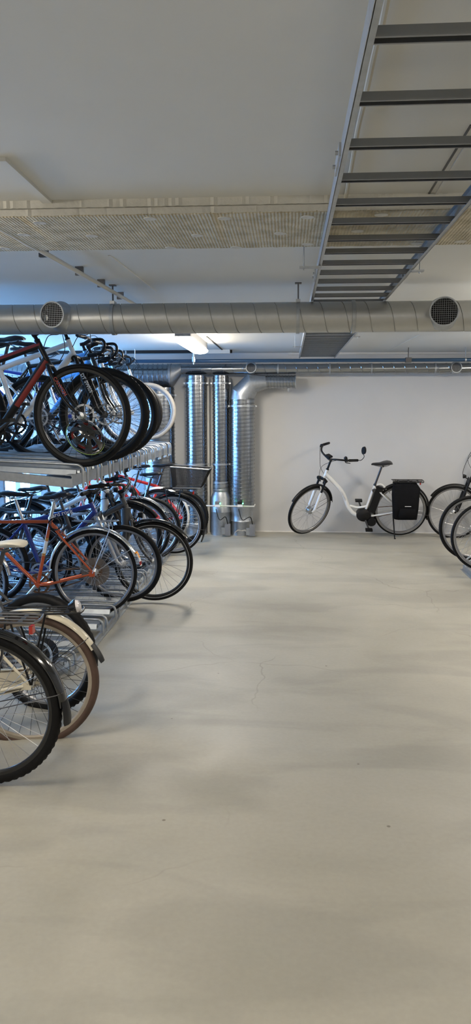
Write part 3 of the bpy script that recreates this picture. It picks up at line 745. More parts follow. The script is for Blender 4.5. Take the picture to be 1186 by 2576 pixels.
mb = MB(); mb.tube([e1, V((c4, WY, z4+.06)), V((c4+.13, WY, z4+.21)), e4], [r4+.002, r4+.002, r4*.86, .088], 32, caps=False); part('elbow', mb, 'galv', t4, smooth=20)
e5 = atY(745, 961, WY)
part('branch', spiral((e4.x-.01, WY, e4.z), (e5.x, WY, e4.z), .082, .04, .005, 32, .3), 'duct', t4)
mb = MB(); mb.box((e5.x-.11, WY-.012, e4.z-.12), (e5.x-.085, WY+.012, e4.z-.07)); mb.lathe((e5.x, WY, e4.z), (1, 0, 0), [(.083, -.012), (.09, -.01), (.09, 0), (.083, 0)], 32); part('clamp', mb, 'galv', t4)
mb = MB(); mb.lathe((c4, WY, 1.72), (0, 0, 1), [(r4+.004, -.012), (r4+.010, -.012), (r4+.010, .012), (r4+.004, .012)], 36); mb.box((c4-r4-.05, WY-.01, 1.71), (c4-r4, WY+.01, 1.73)); mb.box((c4+r4, WY-.01, 1.71), (c4+r4+.035, WY+.01, 1.73)); part('clamp', mb, 'galv', t4)
# plaster splash at its foot
mb = MB(); pts = [(-.11, 0), (-.09, .05), (-.05, .085), (.0, .075), (.05, .09), (.08, .05), (.1, 0)]
rings = []
for k in range(2): rings.append([(c4+x, WY-sqrt(max(0, (r4-.011+.004*k)**2-x*x)), z) for x, z in pts])
mb.loft(rings); part('plaster_splash', mb, 'patch', t4)
# conduit with damper controllers
YC = WY-.22
q0 = atY(500, 1272, YC); q1 = atY(640, 1274, YC)
tag(obj('conduit', MB().tube([(q0.x-.2, YC, q0.z), (q1.x, YC, q1.z), (q1.x+.01, YC+.04, q1.z+.02)], .010, 8), 'conduit'), 'pale plastic conduit running level across the feet of the riser ducts', 'pipe')
for px, lab in ((443, 'small junction box with green light behind the wheel of the basket bicycle'), (548, 'small junction box with green light on the slim riser duct'), (605, 'small junction box with green light on the rightmost riser duct')):
    q = atY(px, 1268, YC-.03); t = thing('junction_box', lab, 'box', q)
    part('housing', MB().box(q-V((.035, .03, .035)), q+V((.035, .02, .0))), 'white_plastic' , t)
    part('cover', MB().box(q-V((.032, .035, 0)), q+V((.032, .018, .035))), 'plastic' if px == 605 else 'grey_plastic', t)
    mb = MB(); mb.lathe(q+V((.035, -.02, .012)), (0, -1, 0), [(.009, 0), (.008, .015), (0, .018)], 12); part('indicator_light', mb, 'green_led', t, label='glowing green light')
q = atY(440, 1263, 9.7)
for px, pb, lab in ((572, 548, 'damper motor on the floor at the foot of the slim riser duct'), (634, 605, 'damper motor on the floor at the foot of the rightmost riser duct')):
    q = atY(px, 1333, YC); t = thing('damper_motor', lab, 'motor', (q.x, YC, .02))
    part('housing', MB().box((q.x-.03, YC-.03, .02), (q.x+.045, YC+.03, .17)).box((q.x+.0, YC-.036, .04), (q.x+.03, YC-.03, .15)), 'grey_plastic', t)
    part('bracket', MB().box((q.x-.075, YC-.02, .03), (q.x-.03, YC+.04, .12)).cyl((q.x-.05, YC-.03, .1), (q.x-.05, YC+.05, .1), .02), 'galv', t)
    qb = atY(pb, 1276, YC); mb = MB(); mb.tube(spline([(qb.x-.02, YC-.03, qb.z-.02), (qb.x+.03, YC-.05, qb.z-.16), (q.x-.02, YC-.04, .27), (q.x+.01, YC, .16)]), .006, 6); part('cable', mb, 'plastic', t)
# blue pipe
pb0 = atY(313, 909, 9.7); pb1 = atY(1186, 910, 9.75); zb_ = pb0.z
tp = thing('sprinkler_pipe', 'dark blue pipe spanning the room below the ceiling before the back wall', 'pipe', (pb0.x, 9.7, zb_))
part('pipe', MB().tube([(pb0.x, 9.7, zb_), (XR, 9.7, zb_)], .022, 16), 'pipe_blue', tp)
part('end_coupling', MB().cyl((pb0.x-.02, 9.7, zb_), (pb0.x+.05, 9.7, zb_), .032, 14), 'steel_dark', tp)
mb = MB(); c = V((pb0.x-.02, 9.7, zb_+.08)); mb.box(c+V((-.05, -.02, -.04)), c+V((-.035, .02, .05))).box(c+V((.035, -.02, -.04)), c+V((.05, .02, .05))).box(c+V((-.05, -.02, -.05)), c+V((.05, .02, -.035))); mb.cyl(c+V((0, 0, .1)), c+V((0, 0, -.04)), .006); part('hanger_bracket', mb, 'galv', tp)
for px in (1028, 1172, 340+0):
    p = atY(px, 905, 9.7); mb = MB(); mb.cyl((p.x, 9.7, zb_), (p.x, 9.7, ZC), .006, 8); mb.box((p.x-.035, 9.66, zb_-.03), (p.x+.035, 9.74, zb_+.03)) if px == 1028 else mb.lathe((p.x, 9.7, zb_), (1, 0, 0), [(.024, -.01), (.028, -.01), (.028, .01), (.024, .01)], 16); part('pipe_clamp', mb, 'steel_dark' if px == 1028 else 'galv', tp)
ps = atY(488, 900, 9.5)
tsp = thing('ceiling_sprinkler', 'small white ceiling sprinkler hanging below the glowing lamp', 'sprinkler', (ps.x, 9.5, ZC))
mb = MB(); mb.cyl((ps.x, 9.5, ZC), (ps.x, 9.5, ps.z), .012, 10); part('drop_pipe', mb, 'white_plastic', tsp)
mb = MB(); mb.lathe((ps.x, 9.5, ps.z), (0, 0, -1), [(.012, -.02), (.026, -.01), (.026, .05), (.012, .06), (.01, .08), (0, .08)], 14); part('nozzle', mb, 'chrome', tsp)

# ------------------------------------------------------------------ cable ladder
tl = thing('cable_ladder', 'galvanised cable ladder hung below the ceiling at upper right', 'cable ladder', (.35, 5, 2.33))
LX0, LX1, LZ = .139, .594, 2.324
for x, s in ((LX0, 1), (LX1, -1)):
    for y0, y1 in ((.2, 2.1), (2.1, 4.75 if False else 5.1), (5.1, 9.95)):
        mb = MB(); x_ = x
        mb.box((x_-.0015, y0, LZ), (x_+.0015, y1, LZ+.048)); lo, hi = sorted((x_, x_+s*.014))
        mb.box((lo, y0, LZ), (hi, y1, LZ+.0025)); mb.box((lo, y0, LZ+.0455), (hi, y1, LZ+.048)); part('side_rail', mb, 'galv', tl)
ys = [y_*1.0273 for y_ in (.93, 1.20, 1.477, 1.760, 2.043, 2.322, 2.585, 2.835, 3.10, 3.345, 3.595, 3.833, 4.085, 4.33, 4.57)]
while ys[-1] < 9.6: ys.append(ys[-1]+.252)
for yv in ys:
    mb = MB(); a0_, a1_ = LX0+.002, LX1-.002
    mb.box((a0_, yv-.016, LZ+.018), (a1_, yv+.016, LZ+.0205)); mb.box((a0_, yv-.016, LZ+.001), (a1_, yv-.0135, LZ+.018)); mb.box((a0_, yv+.0135, LZ+.001), (a1_, yv+.016, LZ+.018))
    mb.box((a0_, yv-.0135, LZ+.001), (a1_, yv-.010, LZ+.003)); mb.box((a0_, yv+.011, LZ+.001), (a1_, yv+.0135, LZ+.003))
    part('rung', mb, 'ladder', tl)
for px, py in ((868, 425), (790, 705), (1008, 700)):
    p = atZ(px, py, LZ); x = LX0-.004 if px < 900 else LX1+.004
    mb = MB(); mb.box((x-.004, p.y-.09, LZ+.006), (x+.004, p.y+.09, LZ+.042)); 
    for k in (-.06, .06): mb.cyl((x-.012, p.y+k, LZ+.024), (x+.012, p.y+k, LZ+.024), .006, 8)
    part('splice_plate', mb, 'galv', tl)
for px, py in ((800, 668), (1010, 678), (760, 870), (880, 845)):
    p = atZ(px, py, LZ); x = LX0 if px < 850 else LX1
    if px == 880: x = LX1
    mb = MB(); mb.box((x-.09 if x < .3 else x-.01, p.y-.015, LZ-.012), (x+.01 if x < .3 else x+.05, p.y+.015, LZ-.004)); mb.cyl((x-.07 if x < .3 else x+.03, p.y, LZ-.02), (x-.07 if x < .3 else x+.03, p.y, ZC-.0), .003, 8); part('support_bracket', mb, 'galv', tl)
# cables lying above the ladder
pts = [atZ(q[0], q[1], ZC-.012) for q in ((985, -60), (962, 60), (948, 110), (918, 250), (900, 330), (885, 420), (870, 500))]
tag(obj('ceiling_cable', MB().tube(spline(pts), .007, 8), 'cable_cream'), 'cream cable fixed to the ceiling above the left rail of the cable ladder', 'cable')
# white conduit with clips on ceiling, left
pA = atZ(-60, 538, 2.385); pB = atZ(333, 762, 2.385)
tc_ = thing('ceiling_conduit', 'white pipe clipped along the ceiling at left, running towards the wide duct', 'pipe', pA)
part('pipe', MB().tube([pA, pB, pB+(pB-pA)*.6], .012, 10), 'conduit', tc_)
for q in ((110, 636), (200, 683), (255, 714), (303, 745)):
    p = atZ(q[0], q[1], 2.405); part('pipe_clip', MB().box((p.x-.022, p.y-.010, 2.385), (p.x+.022, p.y+.010, ZC)), 'steel_dark', tc_)

# ------------------------------------------------------------------ lamps
def lamp(x, y0, y1, label, z=2.30, w=.19):
    t = thing('ceiling_lamp', label, 'lamp', (x, (y0+y1)/2, ZC))
    part('mounting_box', MB().box((x-.075, y0-.02, z+.055), (x+.075, y1+.02, ZC-.002)), 'grey_plastic', t)
    mb = MB(); rings = []
    for y, k in ((y0, .5), (y0+.03, .85), (y0+.08, 1), (y1-.08, 1), (y1-.03, .85), (y1, .5)):
        rings.append([(x+cos(a)*w/2*k, y, z+.03+sin(a)*.035*k) for a in [j*2*pi/20 for j in range(20)]])
    mb.loft(rings); part('diffuser', mb, 'tube_light', t)
lamp(-1.0, 7.35, 8.85, 'glowing oblong ceiling lamp hung beyond the wide duct')
lamp(-2.05, 2.15, 3.15, 'short oblong ceiling lamp above the nearest bicycles, left of the view')
for x, y0, lab in ((-.9, -1.1, 'oblong ceiling lamp behind the camera over the aisle'), (1.9, 4.4, 'oblong ceiling lamp above the right-hand racks'), (1.5, -.7, 'oblong ceiling lamp behind the camera on the right'), (2.75, 7.4, 'oblong ceiling lamp above the bicycles at the right end of the back wall')):
    lamp(x, y0, y0+1.2, lab)

# ------------------------------------------------------------------ two-tier rack
tr_ = thing('bike_rack', 'galvanised two-tier bicycle rack along the left side of the aisle', 'bike rack', (-1.4, 4.5, 0))
XF = -1.415
def cbeam(p0, p1, h, mb, t=.045):
    p0 = V(p0); p1 = V(p1); mb.bar(p0, p1, .004, h)
    d = (p1-p0).normalized(); n = d.cross(V((0, 0, 1))).normalized()*(-t/2 if d.y > .5 else t/2)
    for k in (-1, 1): mb.bar(p0+n+V((0, 0, k*h/2)), p1+n+V((0, 0, k*h/2)), t, .004)
    return mb
part('front_beam', cbeam((XF, 4.93, 1.195), (XF-.08, 9.6, 1.165), .075, MB()), 'galv', tr_)
part('end_beam', cbeam((XF, 4.93, 1.178), (XF-1.9, 4.93, 1.36), .055, MB()), 'galv', tr_)
mb = MB(); cbeam((-3.1, 4.93, 1.25), (-3.15, 9.6, 1.22), .08, mb); part('rear_beam', mb, 'galv', tr_)
for yv in (4.98, 6.5, 8.05, 9.55):
    part('post', MB().box((-3.14, yv-.03, 0), (-3.06, yv+.03, 1.3)), 'galv', tr_)
def tray(y, z, x0, x1, drop, n=0, tilt=0.0):
    """channel tray with two bent guide bars at its aisle end"""
    mb = MB(); L = x0-x1
    prof = [(-.085, 0), (-.07, .0), (-.055, .035), (-.035, .035), (-.028, .004), (.028, .004), (.035, .035), (.055, .035), (.07, 0), (.085, 0), (.085, -.003), (.068, -.003), (.053, .031), (.037, .031), (.03, .0), (-.03, .0), (-.037, .031), (-.053, .031), (-.068, -.003), (-.085, -.003)]
    rings = []
    for x in (x0, x1): rings.append([(x, y+p, z+q+(x0-x)*tilt) for p, q in prof])
    mb.loft(rings); part('wheel_tray', mb, 'galv_sheet', tr_, smooth=20)
    for s in (-1, 1):
        mb = MB(); yy = y+s*.058
        mb.tube(spline([(x0+.045, yy, z-drop), (x0+.045, yy, z+.03), (x0+.025, yy, z+.062), (x0-.03, yy, z+.072), (x0-.35, yy, z+.07+.35*tilt), (x0-.9, yy, z+.065+.9*tilt)], 5), .0095, 10)
        part('guide_bar', mb, 'galv', tr_)
UT = [5.10, 5.52, 5.93, 6.34, 6.75, 7.17, 7.6, 8.05, 8.5, 8.95, 9.35]
for i, yv in enumerate(UT): tray(yv, 1.225-.006*(yv-5), XF+.0-.017*(yv-5), -3.2, .085, tilt=.045)
part('floor_rail', MB().box((-1.37, 4.55, .0), (-1.355, 10.0, .035)).box((-1.37, 4.55, .0), (-1.335, 10.0, .004)), 'galv', tr_)
part('floor_rail', MB().box((-2.9, 4.55, .0), (-2.86, 10.0, .06)), 'galv', tr_)
LT = [4.62, 5.05, 5.48, 5.9, 6.3, 6.72, 7.14, 7.56, 7.98, 8.4, 8.82, 9.25]
for i, yv in enumerate(LT): tray(yv, .05+.0*(i % 2), -1.40, -3.1, .048, tilt=.012)
# right hand rack
tr2 = thing('bike_rack', 'floor end of the galvanised bicycle rack at the right edge', 'bike rack', (2.0, 7.6, 0)); tr_save = tr_; 
part('floor_rail', MB().box((1.86, 5.4, 0), (1.90, 8.05, .05)).box((1.83, 5.4, 0), (1.90, 8.05, .004)), 'galv', tr2)
tr_ = tr2
def tray_r(y, z, x0, x1):
    mb = MB(); rings = [[(x, y+p, z+q) for p, q in ((-.07, 0), (-.05, .035), (-.035, .035), (-.028, .004), (.028, .004), (.035, .035), (.05, .035), (.07, 0), (.07, -.003), (-.07, -.003))] for x in (x0, x1)]
    mb.loft(rings); part('wheel_tray', mb, 'galv_sheet', tr2, smooth=20)
    for s in (-1, 1):
        yy = y+s*.055; mb = MB(); mb.tube(spline([(x0-.04, yy, 0), (x0-.04, yy, .09), (x0-.01, yy, .13), (x0+.05, yy, .14), (x0+.6, yy, .14)], 5), .0095, 10); part('guide_bar', mb, 'galv', tr2)
for yv in (6.4, 7.0, 7.45, 7.95): tray_r(yv, .05, 1.92, 3.3)
tr_ = tr_save

# ------------------------------------------------------------------ bicycles, lower tier (near to far)
PI = pi
def hubpt(px, py, Y): return atY(px, py, Y)
bicycle('black city bicycle nearest the camera, glossy black mudguard with fan-shaped flap', 'rear', hubpt(-42, 1783, 3.13), yaw=PI, lean=-.03, r=.350, tw=.044, tyre='rubber', rim='rim_black', spoke='spoke', knob=True,
        fm='gloss_black', fend='gloss_black', flap='plastic', rack='steel_dark', rear_light='box', cass=0, bar='city', frame='mixte', fend_w=.066, crank=.4, fa=(50, 176))
bicycle('cream city bicycle with brown tyres, cream mudguard and round rear lamp, second nearest', 'rear', hubpt(76, 1713, 3.62), yaw=PI+.14, lean=-.02, r=.345, tw=.042, tyre='rubber_brown', rim='rim_cream', spoke='steel_dark', 
        fm='cream_paint', fend='cream_paint', flap='plastic', rack='plastic', rear_light='round', cass=0, bar='city', frame='mixte', chaincase='cream_paint', fend_w=.056, depth=.020, rack_z=.02, crank=2.4, fa=(50, 153))
bicycle('black knobbly-tyred mountain bicycle with cream saddle, behind the cream bicycle', 'rear', hubpt(110, 1643, 4.03), yaw=PI-.28, r=.338, tw=.052, rim='rim_grey', spoke='spoke_black', knob=True, fm='grey_paint', saddle='saddle_cream', sad_L=.28,
        disc=True, cass=8, bar='flat', st=.46, sad_h=.19, crank=1.1, fork='susp', frame='mtb')
ob, oi = bicycle('orange racing bicycle with chromed mudguard and spoke guard, in the lower rack', 'rear', hubpt(238, 1440, 5.9), yaw=PI+.02, pitch=-.085, lean=.02, cs=.475, r=.345, tw=.030, rim='rim_grey', fm='orange_paint', tr=.0145, dt=.0155, st=.555, fa=(8, 162),
        fend='chrome', flap=None, cass=5, guard=True, bar='drop', barm='alu', crank=PI-.75, sad_h=.13, saddle='saddle_black', fend_w=.046, lock=True, rack=None, postm='alu', ring='rust', slope=0, fend_front=True)
# amber/white/red flap at the tail of the orange bike's guard
RH = oi['RH']
def guard_piece(name, a_, b_, w_, m_, lab=None):
    mb = MB(); rings = []
    for i in range(6):
        t_ = R(a_+(b_-a_)*i/5); q_ = .345+.034
        rings.append([(RH.x+cos(t_)*(q_+d_), y_, RH.z+sin(t_)*(q_+d_)) for d_, y_ in ((0, -w_), (.006, -w_), (.006, w_), (0, w_))])
    mb.loft(rings); obj(name, mb, m_, ob, label=lab)
guard_piece('mudflap', 160, 176, .026, 'white_plastic'); guard_piece('reflector', 158, 166.5, .02, 'amber', 'amber reflector')
RHq = RH.copy(); guard_piece('reflector', 170.5, 174.5, .0285, 'red_lens', 'red reflector')
mb = MB(); st_, en_ = oi['BB'], oi['ST']; mb.tube([st_.lerp(en_, .47), st_.lerp(en_, .66)], .0152, 12); obj('seat_tube_band', mb, 'white_paint', oi['frame'], label='white band on the orange seat tube')
for k in (.44, .465, .67, .69): mb = MB(); mb.tube([st_.lerp(en_, k), st_.lerp(en_, k+.012)], .0153, 12); obj('stripe', mb, 'gold', oi['frame'], label='gold stripe')
zt = 2*.345+.055; mb = MB()
for y in (-.045, .045): mb.tube([(.13, y*.7, zt+.03), (-.02, y, zt+.01), (-.22, y, zt-.0)], .004, 6)
mb.tube([(-.22, -.045, zt), (-.24, 0, zt), (-.22, .045, zt)], .004, 6)
for s in (-1, 1): mb.tube([(-.16, s*.045, zt), (-.17, s*.06, zt-.06), (0, s*.066, .35)], .0035, 6)
obj('luggage_rack', mb, 'alu', ob, label='thin silver luggage rack')

bicycle('dark blue mountain bicycle lettered hard rock, front wheel towards the aisle', 'front', hubpt(309, 1418, 6.26), yaw=.05, pitch=.01, lean=.02, steer=-.06, r=.335, tw=.044, rim='rim_grey', fm='blue_paint', tr=.019, dt=.022, fork='susp', forkm='silver_paint', fork_c='alu',
        st=.47, wb=1.13, ha=69, cass=8, bar='flat', crank=.3, sad_h=.18, letters=[('hard rock', .052, 'top', 'letter_white'), ('FSR', .03, 'down', 'letter_white')], postm='alu', ht=.12, lock=False, ring='alu')
bicycle('dark grey thick-framed bicycle, reflective-striped front tyre furthest into the aisle', 'front', hubpt(386, 1412, 6.42), yaw=.04, r=.347, tw=.038, stripe=True, frame='thick', fm='grey_paint', rim='rim_black', spoke='spoke', fork='rigid', ht=.20, ha=69,
        fend='gloss_black', cass=7, bar='city', disc=True, crank=1.8, steer=-.05, lock=False, front_light=True, fend_front=True, stem_up=.05)
bicycle('silver trekking bicycle with a worn tyre and an amber reflector, behind the dark grey one', 'front', hubpt(376, 1330, 8.1), yaw=.03, r=.345, tw=.042, fm='silver_paint', rim='rim_grey', fork='susp', forkm='silver_paint', fend=None, cass=7, bar='flat', crank=2, st=.5, rack=None)
bi, ii = bicycle('black city bicycle with a dark mesh basket on its rear rack', 'rear', hubpt(437, 1318, 8.62), yaw=PI-.02, r=.345, tw=.042, stripe=True, frame='mixte', fm='gloss_black', fend='plastic', rack='plastic', rear_light='box', cass=0, bar='city', crank=.6, sad_h=.15, flap='plastic', st=.47)
zt = 2*.345+.085; mb = MB(); bt = [(-.02, -.14), (-.02, .14), (-.33, .14), (-.33, -.14)]; tp_ = [(.0, -.18), (.0, .18), (-.43, .18), (-.43, -.18)]
def lerp2(a, b, k): return (a[0]+(b[0]-a[0])*k, a[1]+(b[1]-a[1])*k)
g = MB()
b_in = [V((x, y, zt)) for x, y in bt]; t_in = [V((x, y, zt+.24)) for x, y in tp_]; t_in[2].z -= .03; t_in[3].z -= .03
for i in range(4):
    A, B, C, D = b_in[i], b_in[(i+1) % 4], t_in[(i+1) % 4], t_in[i]; n = 48
    for k in range(n+1): g.tube([A.lerp(B, k/n), D.lerp(C, k/n)], .0016, 4, caps=False)
    for k in range(28): g.tube([A.lerp(D, k/28), B.lerp(C, k/28)], .0016, 4, caps=False)
for k in range(26): g.tube([b_in[0].lerp(b_in[3], k/25), b_in[1].lerp(b_in[2], k/25)], .0021, 4, caps=False)
bk = obj('basket_mesh', g, 'plastic', None); bk.name = 'bicycle_basket'
mb = MB(); mb.tube(t_in, .007, 8, closed=True); mb.tube(b_in, .006, 8, closed=True)
rimo = obj('basket_rim', mb, 'alu', bk)
bk.matrix_world = Matrix.LocRotScale(bi.location, bi.rotation_euler, None)
tag(bk, 'dark wire mesh basket carried on the rear rack beside the riser ducts', 'basket')
bicycle('red mountain bicycle with a black saddle, behind the basket bicycle near the wall', 'rear', hubpt(458, 1300, 9.45), yaw=PI+.06, r=.335, tw=.05, knob=True, fm='red_paint', dt=.022, tr=.019, st=.50, sad_h=.20, cass=8, disc=True, bar='flat', crank=.3, letters=[('BIANCHI', .05, 'top', 'letter_white')] if False else None, rim='rim_black', fork='susp')
bicycle('red framed bicycle with black saddle, last in the lower rack before the wall', 'rear', hubpt(402, 1300, 9.0), yaw=PI-.02, r=.335, tw=.042, fm='red_paint', st=.47, sad_h=.18, cass=7, bar='flat', crank=1.3, rim='rim_grey', frame='diamond', fend='white_plastic')
bicycle('white bicycle lettered Kalk in black, half hidden behind the blue mountain bicycle', 'front', hubpt(322, 1352, 7.35), yaw=.02, r=.345, tw=.042, frame='thick', fm='white_paint', fork='susp', forkm='plastic', rim='rim_black', cass=7, bar='flat', crank=.9, letters=[('Kalk', .085, 'down', 'letter_black')], rack='plastic', fend='plastic', stem_up=.08, front_light=True)
bicycle('dark trekking bicycle with rear rack in the lower tier, between blue and white bicycles', 'rear', hubpt(150, 1395, 6.85), yaw=PI, r=.345, tw=.042, frame='diamond', fm='grey_paint', rim='rim_black', cass=7, bar='flat', crank=.9, rack='plastic', fend='plastic', sad_h=.16)
bicycle('silver step-through bicycle deep in the lower tier near the second riser duct', 'front', hubpt(345, 1337, 7.75), yaw=.03, r=.345, tw=.040, frame='mixte', fm='silver_paint', rim='chrome', cass=0, bar='city', crank=.2, fend='chrome')
bicycle('blue bicycle deep in the lower tier with its rear wheel hidden among the racks', 'rear', hubpt(52, 1402, 6.62), yaw=PI+.05, r=.345, tw=.040, frame='diamond', fm='lightblue_paint', rim='rim_grey', cass=7, bar='flat', crank=2.2, rack='steel_dark', fend='plastic', sad_h=.1)

# ------------------------------------------------------------------ bicycles, upper tier
b1, i1 = bicycle('black and red bicycle lettered CANYON on its fork, nearest in the upper rack', 'front', hubpt(206, 1046, 5.12), yaw=-.10, pitch=.10, r=.347, tw=.038, fm='satin_black', tr=.021, dt=.028, fork='rigid', rim='rim_black', spoke='spoke_black', stripe=False, depth=.024,
        st=.5, ha=69, ht=.17, cass=8, disc=True, bar='flat', crank=.5, letters=None, stem_up=.05, ring='plastic', wb=1.07)
# red panels on the frame of the first one
p0, p1 = i1['ST']-i1['sdir']*.03, i1['htp']-i1['a']*.03; q0_, q1_ = i1['BB'], i1['hb']+i1['a']*.03
for A, B, k0, k1, rr in ((p0, p1, .45, 1.02, .0195), (q0_, q1_, .40, 1.0, .026)):
    a_, b_ = A.lerp(B, k0), A.lerp(B, k1); dn = V((0, -1, 0)); d = (b_-a_).normalized(); nrm = d.cross(V((0, 1, 0)))
    mb = MB(); rings = []
    for P_ in (a_, b_):
        ring = []
        for j in range(7):
            th = R(-8+ (75/6)*j) if A is q0_ else R(8-(75/6)*j)
            ring.append(P_+V((0, -cos(th)*(rr+.003), 0))+nrm*(-sin(th)*(rr+.003)))
        for j in reversed(range(7)):
            th = R(-8+(75/6)*j) if A is q0_ else R(8-(75/6)*j)
            ring.append(P_+V((0, -cos(th)*(rr+.0), 0))+nrm*(-sin(th)*(rr+.0)))
        rings.append(ring)
    mb.loft(rings); obj('red_panel', mb, 'deepred_paint', i1['frame'], label='dark red paint panel on the black tube')
cr = i1['crown']; fh = i1['FH']; mid = cr.lerp(fh, .42); xd = (fh-cr).normalized()
lettering('CANYON', .033, mid+V((.006, -.069, 0)), xd, V((0, -1, 0)).cross(xd), 'letter_red', b1, fat=.001)
# helmet hanging in the wheel
th = thing('bike_helmet', 'black vented bicycle helmet hanging in the front wheel of the black and red bicycle', 'helmet')
hp = atY(215, 1100, 4.99); th.location = hp
def helmet():
    mb = MB(); nU, nV = 28, 12; inner = []; outer = []
    for k, sc_ in ((0, 1.0), (1, .88)):
        for i in range(nU):
            for j in range(nV+1):
                a = 2*pi*i/nU; b = pi/2*(j/nV)*.98
                wob = 1+.035*cos(a*7)*sin(b)
                mb.v.append(V((cos(a)*cos(b)*.135*sc_*wob, sin(a)*cos(b)*.105*sc_*wob, sin(b)*.13*sc_)))
    N = nU*(nV+1)
    def idx(k, i, j): return k*N+(i % nU)*(nV+1)+j
    def vent(i, j): return 2 <= j <= 8 and (i % 4 in (1, 2)) and not (j == 5 and (i//4) % 2)
    for i in range(nU):
        for j in range(nV):
            if vent(i, j):
                for (di, dj, a, b) in ((-1, 0, (i, j), (i, j+1)), (1, 0, (i+1, j), (i+1, j+1)), (0, -1, (i, j), (i+1, j)), (0, 1, (i, j+1), (i+1, j+1))):
                    if not vent((i+di) % nU, j+dj): mb.f.append([idx(0, *a), idx(0, *b), idx(1, *b), idx(1, *a)])
                continue
            mb.f.append([idx(0, i, j), idx(0, i+1, j), idx(0, i+1, j+1), idx(0, i, j+1)])
            mb.f.append([idx(1, i, j), idx(1, i, j+1), idx(1, i+1, j+1), idx(1, i+1, j)])
        mb.f.append([idx(0, i, 0), idx(1, i, 0), idx(1, i+1, 0), idx(0, i+1, 0)])
    return mb
sh = obj('shell', helmet(), 'gloss_black', th)
mb = MB(); mb.tube([(cos(a)*.130, sin(a)*.100, -.004) for a in [i*2*pi/36 for i in range(36)]], .0065, 8, closed=True); obj('edge_trim', mb, 'lime', th, label='thin lime green edge')
mb = MB(); mb.tube([(cos(a)*.095, sin(a)*.078, .03) for a in [i*2*pi/24 for i in range(24)]], .008, 6, closed=True); obj('padding', mb, 'deepred_paint', th, label='dark red inner padding')
mb = MB()
for s in (-1, 1): mb.tube(spline([(.05, s*.095, .0), (.02, s*.07, -.06), (0, 0, -.10)]), .004, 6); mb.tube(spline([(-.07, s*.08, .0), (-.02, s*.07, -.06), (0, 0, -.10)]), .004, 6)
obj('chin_strap', mb, 'fabric_black', th)
th.rotation_euler = (R(68), R(38), R(8))

bicycle('black and white mountain bicycle lettered DT SWISS on its fork, second in the upper rack', 'front', hubpt(262, 1043, 5.75), yaw=-.04, r=.35, tw=.054, knob=True, fm='white_paint', tr=.020, dt=.026, fork='susp', forkm='plastic', rim='rim_black', spoke='spoke_black', st=.46, ha=68.5,
        cass=10, disc=True, bar='flat', crank=1.0, letters=[('DT SWISS', .040, 'fork', 'letter_white'), ('CUBE', .07, 'down', 'letter_black')] if False else [('DT SWISS', .036, 'fork', 'letter_white')], ring='plastic', wb=1.12)
bicycle('black wide-tyred bicycle with drop handlebar, third in the upper rack', 'front', hubpt(297, 1043, 6.4), yaw=-.02, r=.345, tw=.048, fm='gloss_black', fork='rigid', bar='drop', rim='rim_black', spoke='spoke_black', cass=8, disc=True, crank=2.0, st=.52)
bicycle('light blue mountain bicycle lettered CUBE in the upper rack behind the drop-bar bicycle', 'front', hubpt(283, 1040, 6.95), yaw=.0, r=.345, tw=.050, fm='lightblue_paint', dt=.03, tr=.02, fork='susp', forkm='white_paint', rim='rim_black', cass=9, disc=True, crank=.1, bar='flat', letters=[('CUBE', .085, 'down', 'letter_black')])
bicycle('thin-tyred white racing bicycle in the middle of the upper rack', 'front', hubpt(312, 1040, 7.2), yaw=.0, r=.340, tw=.040, fm='white_paint', fork='rigid', rim='rim_black', cass=9, bar='drop', crank=.9, st=.54)
bicycle('white bicycle facing the wall in the upper rack, behind the black and red one', 'rear', hubpt(100, 1050, 6.1), yaw=PI, r=.34, tw=.045, fm='white_paint', tr=.02, dt=.026, fork='susp', rim='rim_black', cass=9, disc=True, crank=2.5, st=.47, sad_h=.2)
bicycle('pale blue bicycle in the upper rack with silver handlebar, near the far end', 'front', hubpt(330, 1038, 8.1), yaw=.0, r=.34, tw=.045, fm='lightblue_paint', fork='susp', forkm='silver_paint', rim='rim_grey', cass=9, bar='city', barm='alu', crank=2.5, st=.47)
bicycle('silver bicycle with pale knobbly tyres, last in the upper rack by the widest riser', 'front', hubpt(372, 1035, 9.2), yaw=.0, r=.342, tw=.045, tyre='rubber_tan', knob=True, fm='silver_paint', fork='rigid', rim='rim_grey', cass=8, bar='city', crank=1, fend=None, st=.5)
bicycle('black bicycle with blue saddle nose in the upper rack, front wheel to the window', 'rear', hubpt(180, 1046, 7.6), yaw=PI+.04, r=.34, tw=.045, fm='blue_paint', fork='rigid', rim='rim_black', cass=8, bar='flat', crank=.4, st=.5, sad_h=.16)

# ------------------------------------------------------------------ right-hand side
eb, ei = bicycle('white low-step electric bicycle with black pannier and mirror, parked along the back wall', 'rear', hubpt(1008, 1283, 10.08), yaw=PI, lean=-.20, steer=.68, r=.352, tw=.040, wb=1.20, rack_z=.045, cs=.48, drop=.075, frame='wave', fm='white_paint', fork='susp', forkm='white_paint', fork_c='plastic',
        st=.44, sa=73, ha=71.5, ht=.13, rim='rim_grey', stripe=True, bar='city', stem_up=.14, sad_h=.25, sad_L=.27, sad_W=.20, fend='plastic', rack='plastic', cass=0, kick='rear', crank=1.2, ring='plastic', hubbig=True, front_light=True, rear_light='box', fl=.45, chaincase=None,
        name='electric_bicycle')
BB = ei['BB']; ST = ei['ST']; sd = ei['sdir']
mb = MB(); rings = []
for y, k in ((-.075, .6), (-.06, .95), (0, 1), (.06, .95), (.078, .6)):
    rings.append([(BB.x+.0+cos(a)*.105*k*(1 if cos(a) > 0 else .9), y, BB.z+.01+sin(a)*.085*k) for a in [j*2*pi/20 for j in range(20)]])
mb.loft(rings); obj('motor', mb, 'plastic', eb)
